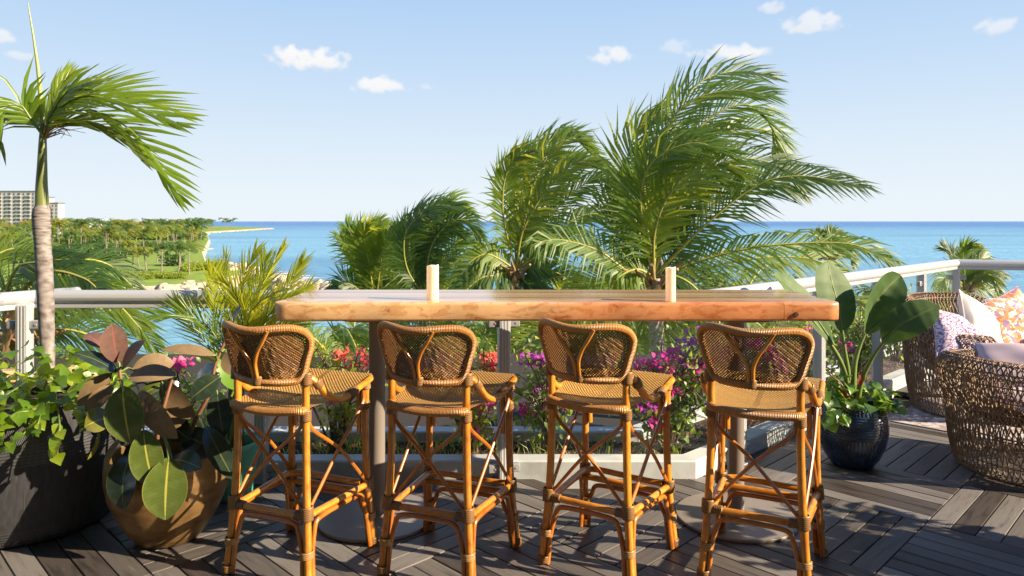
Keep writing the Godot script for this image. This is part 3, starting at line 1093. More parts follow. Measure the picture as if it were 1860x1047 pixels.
# a woven tub chair: an open lattice of canes on a shell whose rim height changes round the seat
func make_tub(label: String, where: Vector3, turn: float, R: float, h_back: float, h_arm: float, sd: int) -> Node3D:
	rng.seed = sd
	var t := thing("wicker_armchair", label, "armchair", where, turn, "woven lounge chairs on the rug")
	var prof := spline2([[0.80, 0.0], [0.845, 0.05], [0.90, 0.25], [0.935, 0.5], [0.955, 0.62], [1.02, 0.74], [1.04, 0.87], [0.985, 0.97], [0.9, 1.0], [0.8, 0.965], [0.745, 0.86], [0.73, 0.7], [0.71, 0.55], [0.69, 0.46]], 78)
	var n := prof.size() - 1
	var shell := func(phi: float, f: float) -> Vector3:
		var k := clampi(int(f), 0, n - 1)
		var q: Vector2 = (prof[k] as Vector2).lerp(prof[k + 1], f - k)
		var back := smoothstep(-0.35, 0.75, cos(phi))      # phi 0 is the middle of the back
		var h := lerpf(h_arm, h_back, back)
		var front := smoothstep(0.72, 0.95, -cos(phi))     # the mouth of the seat
		h = lerpf(h, 0.36, front)
		return Vector3(sin(phi) * R * q.x * 1.06, q.y * h, cos(phi) * R * q.x)
	var lat := MB.new()
	var N := 96
	for k in N:
		var p0 := TAU * k / N
		for s in [-1, 1]:
			var c := PackedVector3Array()
			for i in n + 1:
				var w := sin(i * PI / 6.0) * 0.5 + 0.1 * sin(i * 0.9 + k * 1.7)
				var p: Vector3 = shell.call(p0 + s * w * TAU / N * 0.98, i)
				c.append(p + Vector3(sin(p0), 0, cos(p0)) * 0.003 * s)
			lat.tube(c, 0.0038, 0.0038, 4, false, false)
	build("woven_lattice", [[lat, M.wicker]], t)
	var hoops := MB.new()
	for f in [0.5, 3.0, 9, 15, 21, 27, 33, 38, 43, 49, 55, 61, 67, 72, 77.5]:
		var c := PackedVector3Array()
		for j in 64:
			c.append(shell.call(TAU * j / 64.0, f))
		hoops.tube(c, 0.006 if f < 4 else 0.0042, 0.006 if f < 4 else 0.0042, 5, true)
	build("woven_hoops", [[hoops, M.wicker]], t)
	var base := MB.new()
	base.lathe([Vector2(0.002, 0.335), Vector2(R * 0.66, 0.335), Vector2(R * 0.69, 0.32), Vector2(R * 0.69, 0.30), Vector2(0.002, 0.295)], 40)
	build("seat_base", [[base, M.wicker]], t)
	return t


func pillow(called: String, label: String, where: Vector3, basis: Basis, w: float, h: float, thick: float, mat: Material, piping: Color = Color(-1, 0, 0)) -> Node3D:
	var t := thing(called, label, "cushion", where)
	var b := MB.new()
	var n := 22
	for s in [1, -1]:
		var first := b.v.size()
		for j in n + 1:
			for i in n + 1:
				var u := float(i) / n * 2.0 - 1.0
				var v2 := float(j) / n * 2.0 - 1.0
				var z := thick * pow(maxf(0.0, (1.0 - pow(absf(u), 2.4)) * (1.0 - pow(absf(v2), 2.4))), 0.5)
				z *= 1.0 + 0.09 * sin(u * 5.0 + v2 * 3.0) + 0.06 * sin(v2 * 8.0 - u * 2.0)
				var px := u * (1.0 - 0.07 * (1.0 - v2 * v2))
				var py := v2 * (1.0 - 0.07 * (1.0 - u * u))
				b.vert(basis * Vector3(px * w * 0.5, py * h * 0.5, z * s), Vector2(float(i) / n, 1.0 - float(j) / n))
		for j in n:
			for i in n:
				var a := first + j * (n + 1) + i
				if s == 1:
					b.quad(a, a + n + 1, a + n + 2, a + 1)
				else:
					b.quad(a, a + 1, a + n + 2, a + n + 1)
	build("cover", [[b, mat]], t)
	var seam := MB.new()
	var c := PackedVector3Array()
	for k in 48:
		var e := k / 12
		var f := (k % 12) / 12.0 * 2.0 - 1.0
		var u2: float = [f, 1.0, -f, -1.0][e]
		var v3: float = [-1.0, f, 1.0, -f][e]
		c.append(basis * Vector3(u2 * (1.0 - 0.07 * (1.0 - v3 * v3)) * w * 0.5, v3 * (1.0 - 0.07 * (1.0 - u2 * u2)) * h * 0.5, 0))
	seam.tube(c, 0.006, 0.006, 6, true)
	build("piping", [[seam, mat]], t)
	return t


func floral(sd: int, ground: Color, inks: Array, freq: float, thr: float) -> ImageTexture:
	var im := Image.create(192, 192, false, Image.FORMAT_RGB8)
	var ns := []
	for k in inks.size():
		var n := FastNoiseLite.new()
		n.seed = sd + k * 7
		n.frequency = freq * (1.0 + 0.35 * k)
		n.noise_type = FastNoiseLite.TYPE_SIMPLEX
		n.fractal_octaves = 3
		ns.append(n)
	for y in 192:
		for x in 192:
			var c := ground
			for k in inks.size():
				var q: float = ns[k].get_noise_2d(x, y)
				c = c.lerp(inks[k], smoothstep(thr, thr + 0.07, q))
			im.set_pixel(x, y, c)
	return ImageTexture.create_from_image(im)


const GROUND := -9.1
const SEA := -10.6


func _ready() -> void:
	# ---- camera, sky, sun, exposure
	var cam := Camera3D.new()
	cam.name = "camera"
	var lens := CameraAttributesPhysical.new()
	lens.frustum_focal_length = 25.0
	lens.exposure_aperture = 8.0
	lens.frustum_focus_distance = 3.4
	cam.attributes = lens
	cam.projection = Camera3D.PROJECTION_FRUSTUM
	cam.near = 0.1
	cam.far = 60000.0
	cam.size = 0.1 * 1047.0 / F
	cam.frustum_offset = Vector2(0.0, -0.1 * 121.5 / F)
	cam.position = Vector3(0, EYE, 0)
	add_child(cam)
	var env := Environment.new()
	env.background_mode = Environment.BG_SKY
	var sky := Sky.new()
	sky.sky_material = make_sky()
	env.sky = sky
	env.tonemap_mode = Environment.TONE_MAPPER_LINEAR
	env.tonemap_exposure = 2.8
	env.sdfgi_enabled = true
	env.ssao_enabled = true
	env.ssil_enabled = true
	var we := WorldEnvironment.new()
	we.name = "environment"
	we.environment = env
	add_child(we)
	var sun := DirectionalLight3D.new()
	sun.name = "sun"
	sun.light_color = Color(1.0, 0.91, 0.78)
	sun.light_energy = 1.6
	sun.light_angular_distance = 0.5
	sun.shadow_enabled = true
	add_child(sun)
	var az := deg_to_rad(18.0)
	var el := deg_to_rad(27.0)
	sun.look_at_from_position(Vector3.ZERO, -Vector3(cos(az) * cos(el), sin(el), sin(az) * cos(el)))

	make_materials()
	M.dry_stub = plain(lin(0.26, 0.17, 0.09), 0.8)
	make_water_and_land()
	make_hotel()
	make_terrace()
	make_facade()
	make_railing()
	make_near_palms()
	make_grove()
	make_garden()
	make_table()
	make_stools()
	make_left_pots()
	make_right_pot()
	make_lounge()


# ------------------------------------------------------------------ sea and land
func make_water_and_land() -> void:
	var n := FastNoiseLite.new()
	n.frequency = 0.004
	n.seed = 12
	var b := MB.new()
	var rows := []
	var d := 6.0
	while d < 42000.0:
		rows.append(d)
		d *= 1.03
	var cols := 288
	for q in rows:
		for j in cols + 1:
			var a := TAU * j / cols
			var p := Vector3(sin(a) * q, SEA, -cos(a) * q)
			var far := smoothstep(90.0, 2600.0, q)
			var w := n.get_noise_2d(p.x * 0.35, p.z * 0.9)
			var v := n.get_noise_2d(p.x * 1.6 + 900.0, p.z * 5.5)
			var shallow := Color(0.14, 0.35, 0.52).lerp(Color(0.04, 0.165, 0.42), far)
			b.col = shallow.lerp(Color(0.03, 0.15, 0.33), 0.5 * smoothstep(0.05, 0.5, w) * (1.0 - smoothstep(4000.0, 12000.0, q)))
			b.col = b.col * (1.0 + 0.22 * v * (1.0 - smoothstep(1500.0, 5000.0, q)))
			b.vert(p, Vector2(p.x, p.z))
	for i in rows.size() - 1:
		for j in cols:
			var k := i * (cols + 1) + j
			b.quad(k, k + cols + 1, k + cols + 2, k + 1)
	var wm := plain(Color(1, 1, 1), 0.3)
	wm.vertex_color_use_as_albedo = true
	wm.metallic_specular = 0.28
	var wt := ntex(0.03, grey(0.0, 1.0), 256, 256, FastNoiseLite.TYPE_SIMPLEX_SMOOTH, 77)
	wm.uv1_scale = Vector3(0.02, 0.06, 1)
	relief(wm, wt, 60.0)
	struct("sea", [[b, wm]])

	land("headland", [[-900, 60], [-160, 96], [-100, 103], [-80, 108], [-60, 114], [-53, 124], [-54, 142], [-62, 165], [-78, 182], [-104, 240], [-178, 420], [-300, 700], [-335, 900], [-372, 1110], [-400, 1150], [-620, 1500], [-1500, 2600], [-4000, 2600], [-4000, 60]], 1.2)
	land("garden_ground", [[-160, 40], [-60, 46], [-30, 55], [-8, 70], [20, 80], [60, 88], [160, 95], [160, -80], [-160, -80]], 3.0)
	# boulders along the shores
	rng.seed = 5
	var rk := MB.new()
	var line := [[-160, 96, 8], [-100, 103, 8], [-80, 108, 8], [-60, 113, 7], [-52, 124, 7], [-53, 142, 7], [-62, 166, 8], [-78, 182, 9], [-60, 160, 6], [-47, 138, 7], [-42, 129, 7], [-34, 119, 6], [-26, 111, 5], [-20, 108, 3]]
	for i in line.size() - 1:
		var a: Array = line[i]
		var e: Array = line[i + 1]
		var L := Vector2(a[0], a[1]).distance_to(Vector2(e[0], e[1]))
		for k in int(L * (3.0 if i < 7 else 5.5)):
			var f := rng.randf()
			var off: float = rng.randfn() * a[2] * 0.24
			var s := rr(0.7, 2.0)
			var p := Vector3(lerpf(a[0], e[0], f) + rng.randfn() * 1.0, SEA + rr(0.0, 1.6) * exp(-off * off * 0.1), -lerpf(a[1], e[1], f) - off)
			rk.box(Vector3(s * rr(0.7, 1.4), s * rr(0.5, 0.9), s), p, s * 0.16, Basis.from_euler(Vector3(rr(-0.6, 0.6), rr(0, 3), rr(-0.6, 0.6))))
	for k in 200:
		var f := rng.randf()
		var q := Vector2(-104, 240).lerp(Vector2(-300, 700), f) if k % 40 == 0 else Vector2(-300, 700).lerp(Vector2(-372, 1105), f)
		var s := rr(1.0, 2.2)
		rk.box(Vector3(s * 1.6, s * 0.4, s), Vector3(q.x + rr(-1, 4), SEA + rr(0, 0.5), -q.y + rr(-4, 4)), s * 0.08, Basis.from_euler(Vector3(rr(-0.3, 0.3), rr(0, 3), rr(-0.3, 0.3))))
	var ro := build("shore_boulders", [[rk, M.rock]])
	tag(ro, "tan boulders heaped along the water's edge of the headland and breakwater", "boulders", "", "stuff")
	var fo := MB.new()
	for k in 150:
		var f := rng.randf() * 4.0
		var pl := [[-63, 170], [-46, 141], [-35, 122], [-22, 110], [-17, 107]]
		var i := mini(int(f), 3)
		var p := Vector2(pl[i][0], pl[i][1]).lerp(Vector2(pl[i + 1][0], pl[i + 1][1]), f - i) + Vector2(rr(1.5, 7), rr(0.5, 5.0))
		var s := rr(0.5, 2.2)
		var first := fo.v.size()
		for j in 7:
			fo.vert(Vector3(p.x + cos(j * TAU / 7) * s * rr(0.6, 1.5) * 1.7, SEA + 0.05, -p.y + sin(j * TAU / 7) * s * 0.35))
		for j in range(1, 6):
			fo.tri(first, first + j, first + j + 1)
	tag(build("surf_foam", [[fo, M.foam]]), "white surf breaking along the seaward side of the breakwater", "surf", "", "stuff")


func land(called: String, pts: Array, slope: float) -> void:
	var poly := PackedVector2Array()
	for p in pts:
		poly.append(Vector2(p[0], p[1]))
	if Geometry2D.is_polygon_clockwise(poly):
		poly.reverse()
	var b := MB.new()
	var sk := MB.new()
	var ids := Geometry2D.triangulate_polygon(poly)
	for p in poly:
		b.vert(Vector3(p.x, GROUND, -p.y))
	var up := 0.0
	for k in range(0, ids.size(), 3):
		var n := (b.v[ids[k + 2]] - b.v[ids[k]]).cross(b.v[ids[k + 1]] - b.v[ids[k]])
		if n.y > 0.0:
			b.tri(ids[k], ids[k + 1], ids[k + 2])
		else:
			b.tri(ids[k], ids[k + 2], ids[k + 1])
	var m := poly.size()
	for i in m:
		var p0 := poly[(i - 1 + m) % m]
		var p1 := poly[i]
		var p2 := poly[(i + 1) % m]
		var out := ((p1 - p0).normalized() + (p2 - p1).normalized()).normalized().orthogonal()
		if Geometry2D.is_point_in_polygon(p1 + out * 0.5, poly):
			out = -out
		var q := p1 + out * slope
		sk.vert(Vector3(p1.x, GROUND + 0.0, -p1.y))
		sk.vert(Vector3(q.x, SEA - 0.6, -q.y))
	for i in m:
		var a := i * 2
		var e := ((i + 1) % m) * 2
		sk.quad(a, e, e + 1, a + 1)
	struct(called, [[b, M.grass], [sk, M.rock]])


func make_hotel() -> void:
	var t := thing("hotel_block", "white many-storeyed hotel block rising behind the palm grove, stepping down to the right", "building", Vector3(-388, GROUND, -560))
	var white := plain(lin(0.36, 0.365, 0.375), 0.8)
	var dark := plain(lin(0.09, 0.1, 0.12), 0.3)
	var roof := plain(lin(0.16, 0.17, 0.19), 0.8)
	var win := MB.new()
	win.box(Vector3(2.1, 1.75, 0.3), Vector3.ZERO, 0.02)
	var wm := mesh_of([[win, dark]])
	var small := MB.new()
	small.box(Vector3(0.9, 1.8, 0.3), Vector3.ZERO, 0.02)
	var sm := mesh_of([[small, dark]])
	var slab := MB.new()
	slab.box(Vector3(3.4, 0.9, 1.1), Vector3.ZERO, 0.03)
	var bm := mesh_of([[slab, white]])
	var blocks := [[-30.0, 15.0, 33.6, 0.0], [15.5, 22.5, 29.2, -3.0], [23.0, 28.8, 24.6, -6.0]]
	for k in 3:
		var q: Array = blocks[k]
		var w: float = q[1] - q[0]
		var b := MB.new()
		b.box(Vector3(w, q[2], 8.0), Vector3((q[0] + q[1]) * 0.5, q[2] * 0.5, q[3] - 4.0), 0.05)
		var wall := build("wall", [[b, white]], t)
		var r := MB.new()
		r.box(Vector3(w + 1.2, 0.8, 9.0), Vector3((q[0] + q[1]) * 0.5, q[2] + 0.4, q[3] - 4.0), 0.1)
		build("roof", [[r, roof]], t)
		var cols := int(w / (3.75 if k == 0 else 2.3))
		for c in cols:
			var x: float = q[0] + (c + 0.5) * w / cols
			for f in int((q[2] - 5.0) / 2.9):
				var y: float = q[2] - 1.9 - f * 2.9
				if k == 0:
					if c % 2 == 0:
						put("window", wm, t, Transform3D(Basis(), Vector3(x, y, q[3] + 0.02)))
						put("balcony", bm, t, Transform3D(Basis(), Vector3(x, y - 1.4, q[3] + 0.5)))
					else:
						put("window", sm, t, Transform3D(Basis(), Vector3(x, y, q[3] + 0.02)))
				else:
					put("window", sm, t, Transform3D(Basis(), Vector3(x, y, q[3] + 0.02)))
	# small far buildings beyond the grove
	for p in [[172.0, 398.0, 900.0, 16.0, 8.0], [158.0, 400.0, 880.0, 9.0, 6.0], [340.0, 407.0, 1050.0, 14.0, 5.0]]:
		var c := at(p[0], p[1], p[2])
		var h := thing("distant_house", ["low white building far behind the palms, left of the mast", "small pale building farthest left above the palms", "low pale house among trees on the far point"][[172.0, 158.0, 340.0].find(p[0])], "building", Vector3(c.x, GROUND, c.z))
		var b := MB.new()
		var hh: float = c.y - GROUND
		b.box(Vector3(p[3], hh, 8.0), Vector3(0, hh * 0.5, 0), 0.1)
		build("wall", [[b, white]], h)
		var r := MB.new()
		r.box(Vector3(p[3] + 1.0, 0.7, 9.0), Vector3(0, hh + 0.35, 0), 0.15)
		build("roof", [[r, roof]], h)
	for p in [[193.0, 383.0], [303.0, 392.0]]:
		var c := at(p[0], p[1], 900.0)
		var mast := MB.new()
		mast.tube(PackedVector3Array([Vector3.ZERO, Vector3(0, c.y - GROUND, 0)]), 0.5, 0.2, 6)
		for y in [0.7, 0.82]:
			mast.tube(PackedVector3Array([Vector3(-1.6, (c.y - GROUND) * y, 0), Vector3(1.6, (c.y - GROUND) * y, 0)]), 0.18, 0.18, 4)
		var o := build("mast", [[mast, plain(lin(0.45, 0.45, 0.47), 0.6)]])
		o.position = Vector3(c.x, GROUND, c.z)
		tag(o, "thin pale mast rising above the grove " + ("right of the white hotel" if p[0] < 200 else "left of the far point"), "mast")


# ------------------------------------------------------------------ terrace
func rail_s(s: float) -> Vector3:  # along the slanting side of the terrace
	return Vector3(1.04 + 0.7299 * s, 0, -(3.95 + 0.6836 * s))


func on_deck(p: Vector3) -> bool:
	if -p.z > 3.99:
		var s := (p.x - 1.04) * 0.6836 - (-p.z - 3.97) * 0.7299
		return s > -0.03 and p.x < 6.3 and -p.z < 7.3
	var left := (p.x + 2.66) * 0.839 + (-p.z - 3.97) * -0.545
	return left > -0.06 and p.x < 5.5


func make_terrace() -> void:
	# joists under the boards, boards in alternating squares
	var base := MB.new()
	base.box(Vector3(13.6, 0.3, 11), Vector3(0.6, -0.205, -2.5), 0.01)
	var deck := struct("deck", [[base, plain(lin(0.02, 0.017, 0.015), 0.95)]])
	rng.seed = 11
	var tile := 0.693
	var nb := 7
	var bw := tile / nb
	var variants := []
	for m in 4:
		for k in 5:
			var b := MB.new()
			b.box(Vector3(tile - 0.005, 0.04, bw - 0.0055), Vector3.ZERO, 0.0022, Basis(), Vector2(rr(0, 9), rr(0, 9)))
			variants.append(mesh_of([[b, M.plank[m]]]))
	var u := Vector3(0.7071, 0, -0.7071)    # along the slanting rail
	var w := Vector3(0.7071, 0, 0.7071)
	var list := []
	for i in range(-12, 14):
		for j in range(-12, 14):
			var c0 := -1.43 + i * 0.98
			var s0 := 4.38 + j * 0.98
			# square with X-d in [c0, c0+0.98] and X+d in [s0, s0+0.98]
			var c := c0 + 0.49
			var s := s0 + 0.49
			var ctr := Vector3((c + s) * 0.5, -0.021, -(s - c) * 0.5)
			var along := (i + j) % 2 != 0
			for k in nb:
				var o := (k - (nb - 1) * 0.5) * bw
				var p := ctr + (w if along else u) * o
				if not on_deck(p) or p.z > 2.0:
					continue
				var turn := (PI / 4 if along else -PI / 4) + (PI if rng.randf() < 0.5 else 0.0)
				var tone: int = [0, 1, 1, 0, 2, 3, 2][rng.randi_range(0, 6)]
				list.append([p, turn, tone * 5 + rng.randi_range(0, 4)])
	var seen := []
	var rest := []
	for q in list:
		var d: float = -q[0].z
		var px: float = 930.0 + q[0].x / maxf(d, 0.1) * F
		if d > 2.6 and px > -140 and px < 1990:
			seen.append(q)
		else:
			rest.append(q)
	seen.sort_custom(func(a, b): return -a[0].z < -b[0].z)
	for k in seen.size():
		var q: Array = seen[k]
		if k >= 300:
			rest.append(q)
			continue
		put("plank", variants[q[2]], deck, Transform3D(Basis(Vector3.UP, q[1]), q[0] + Vector3(0, rr(-0.0012, 0.0012), 0)))
	var rb := [MB.new(), MB.new(), MB.new(), MB.new()]
	for q in rest:
		rb[q[2] / 5].box(Vector3(tile - 0.005, 0.04, bw - 0.0055), q[0], 0.0022, Basis(Vector3.UP, q[1]), Vector2(rr(0, 9), rr(0, 9)))
	var ro := build("planks", [[rb[0], M.plank[0]], [rb[1], M.plank[1]], [rb[2], M.plank[2]], [rb[3], M.plank[3]]], deck)
	ro.set_meta("kind", "stuff")
	# planter bed between two pale kerbs, following the rail
	var line := [Vector3(-6.2, 0, 1.49), Vector3(-2.66, 0, -3.97), Vector3(1.02, 0, -3.97), rail_s(4.72) + Vector3(0, 0, -0.03), Vector3(7.0, 0, -6.35)]
	bed_strip("planter_kerb", line, 0.0, 0.12, -0.3, 0.1, M.kerb)
	bed_strip("planter_soil", line, 0.115, 0.56, -0.3, 0.035, M.soil)
	bed_strip("outer_kerb", line, 0.55, 0.67, -0.5, 0.1, M.kerb)
	var wall := bed_strip("terrace_wall", line, 0.2, 0.66, -9.3, -0.31, M.stucco)
	# bark chips on the soil
	rng.seed = 21
	var chips := [MB.new(), MB.new(), MB.new()]
	for k in 2600:
		var x := rr(-2.4, 1.1)
		var z := -rr(4.1, 4.5)
		if k > 1500:
			var q := rail_s(rr(0.0, 4.4))
			var o := rr(0.16, 0.52)
			x = q.x - 0.6836 * o
			z = q.z - 0.7299 * o
		chips[k % 3].box(Vector3(rr(0.012, 0.035), 0.006, rr(0.008, 0.018)), Vector3(x, 0.038 + rr(0, 0.012), z), 0.001, Basis.from_euler(Vector3(rr(-0.5, 0.5), rr(0, 6), rr(-0.5, 0.5))))
	tag(build("bark_chips", [[chips[0], M.chip[0]], [chips[1], M.chip[1]], [chips[2], M.chip[2]]]), "reddish bark chips scattered over the dark soil of the planter bed", "bark mulch", "", "stuff")
	# tufts of grass in the bed
	var gb := MB.new()
	for k in 420:
		var p := Vector3(rr(-1.35, -0.3), 0.03, -rr(4.1, 4.48))
		if k > 230:
			p.x = rr(-0.3, 1.0)
		var hgt := rr(0.05, 0.16)
		gb.leaflet(p, Vector3(rr(-0.5, 0.5), 1, rr(-0.4, 0.4)).normalized(), Vector3(rr(-1, 1), 0.5, rr(-1, 1)).normalized(), Vector3(rr(-1, 1), 0.2, 1).normalized(), hgt, 0.005)
	tag(build("grass_tufts", [[gb, M.bush[1]]]), "thin grass blades sprouting from the planter soil", "grass", "", "stuff")


# the building the terrace belongs to, behind the camera: a wall with glazed doors under a deep eave
func make_facade() -> void:
	var t := thing("terrace_building", "stucco building front with a deep flat eave behind the terrace", "building", Vector3(0, 0, 2.6))
	var w := MB.new()
	w.box(Vector3(15, 4.2, 0.3), Vector3(-1.5, 2.1, 0.16), 0.01)
	build("wall", [[w, M.stucco]], t)
	var e := MB.new()
	e.box(Vector3(12.2, 0.28, 3.95), Vector3(-2.9, 3.35, -1.82), 0.02)
	build("eave", [[e, M.stucco]], t)
	for k in 4:
		var d := MB.new()
		d.box(Vector3(1.9, 2.4, 0.06), Vector3(-6.4 + k * 3.2, 1.21, -0.02), 0.01)
		var o := build("door_frame", [[d, M.alu_dark]], t)
		for s in [-1, 1]:
			var g := MB.new()
			g.box(Vector3(0.84, 2.2, 0.02), Vector3(-6.4 + k * 3.2 + s * 0.46, 1.21, -0.06), 0.002)
			build("pane", [[g, plain(lin(0.02, 0.025, 0.03), 0.08)]], o)


func bed_strip(called: String, line: Array, a: float, e: float, y0: float, y1: float, m: Material) -> MeshInstance3D:
	var b := MB.new()
	var rows := []
	for i in line.size():
		var d0: Vector3 = (line[i] - line[i - 1]).normalized() if i > 0 else (line[1] - line[0]).normalized()
		var d1: Vector3 = (line[i + 1] - line[i]).normalized() if i < line.size() - 1 else d0
		var n0 := Vector3(d0.z, 0, -d0.x)
		var n1 := Vector3(d1.z, 0, -d1.x)
		var n := (n0 + n1).normalized()
		n *= 1.0 / maxf(0.4, n.dot(n0))
		rows.append([line[i] + n * a, line[i] + n * e])
	var bev := 0.008
	for i in rows.size() - 1:
		for pass_k in 5:
			# each face its own vertices: inner face, chamfer, top, chamfer, outer face
			var f := []
			for k in 2:
				var p: Vector3 = rows[i + k][0]
				var q: Vector3 = rows[i + k][1]
				var n2 := (q - p).normalized()
				var ring := [p + Vector3(0, y0, 0), p + Vector3(0, y1 - bev, 0), p + n2 * bev + Vector3(0, y1, 0), q - n2 * bev + Vector3(0, y1, 0), q + Vector3(0, y1 - bev, 0), q + Vector3(0, y0, 0)]
				f.append(b.vert(ring[pass_k]))
				f.append(b.vert(ring[pass_k + 1]))
			b.quad(f[0], f[1], f[3], f[2])
	return struct(called, [[b, m]])


func make_railing() -> void:
	var t := thing("glass_railing", "pale metal railing with clear glass panels round the terrace edge", "railing")
	var H := 1.013
	var pts := [Vector3(-6.1, 0, 1.57), Vector3(-2.62, 0, -3.93), Vector3(1.06, 0, -3.93), rail_s(4.62), Vector3(6.9, 0, -6.3)]
	for i in 4:
		var a: Vector3 = pts[i] + Vector3(0, H, 0)
		var e: Vector3 = pts[i + 1] + Vector3(0, H, 0)
		var dir := (e - a).normalized()
		var prev: Vector3 = ((pts[i] - pts[i - 1]) as Vector3).normalized() if i > 0 else dir
		var b := MB.new()
		var path := [a]
		if i > 0:
			path = [a, a + dir * 0.04]
		b.tube(spline([a - dir * 0.012, a + dir * 0.3, e - dir * 0.3, e + dir * 0.012], 30), 0.039, 0.039, 20)
		var lip := MB.new()
		var mid := (a + e) * 0.5
		var L := a.distance_to(e)
		lip.box(Vector3(L - 0.02, 0.03, 0.045), mid - Vector3(0, 0.045, 0), 0.004, Basis(Vector3.UP, atan2(-dir.z, dir.x)))
		var o := build("handrail", [[b, M.alu]], t)
		build("channel", [[lip, M.alu]], o)
	var posts := [Vector3(-6.0, 0, 1.41), Vector3(-5.32, 0, 0.34), Vector3(-4.65, 0, -0.72), Vector3(-3.97, 0, -1.8), Vector3(-3.3, 0, -2.86), Vector3(-2.63, 0, -3.86), Vector3(-1.375, 0, -3.93), Vector3(-0.045, 0, -3.93), rail_s(0.42), rail_s(1.504), rail_s(2.571), rail_s(3.609), rail_s(4.62), Vector3(5.9, 0, -6.63)]
	var pm := MB.new()
	pm.box(Vector3(0.062, 0.98, 0.066), Vector3(0, 0.49, 0), 0.004)
	for s in [-1, 1]:
		for k in [-1, 0, 1]:
			pm.box(Vector3(0.009, 0.97, 0.003), Vector3(k * 0.017, 0.488, s * 0.0335), 0.001)
	var pmesh := mesh_of([[pm, M.alu]])
	var cm := MB.new()
	cm.box(Vector3(0.06, 0.046, 0.034), Vector3.ZERO, 0.005)
	cm.tube(PackedVector3Array([Vector3(0.008, 0, 0.016), Vector3(0.008, 0, 0.021)]), 0.007, 0.006, 8)
	var cmesh := mesh_of([[cm, M.alu_dark]])
	var fm := MB.new()
	fm.box(Vector3(0.11, 0.012, 0.11), Vector3(0, 0.006, 0), 0.003)
	var fmesh := mesh_of([[fm, M.alu_dark]])
	for i in posts.size():
		var p: Vector3 = posts[i]
		var nx: Vector3 = posts[mini(i + 1, posts.size() - 1)]
		var pv: Vector3 = posts[maxi(i - 1, 0)]
		var dir := (nx - p if i < posts.size() - 1 else p - pv).normalized()
		var turn := atan2(-dir.z, dir.x)
		var o := put("post", pmesh, t, Transform3D(Basis(Vector3.UP, turn), p))
		put("foot_plate", fmesh, o)
		for s in [-1, 1]:
			for y in [0.872, 0.075]:
				put("clamp", cmesh, o, Transform3D(Basis(), Vector3(s * 0.058, y, 0)))
		if i < posts.size() - 1:
			var g := MB.new()
			var L := p.distance_to(nx) - 0.16
			var mid := (p + nx) * 0.5 + Vector3(0, 0.495, 0)
			g.box(Vector3(L, 0.93, 0.012), mid, 0.001, Basis(Vector3.UP, turn))
			build("glass_panel", [[g, M.glass]], t)


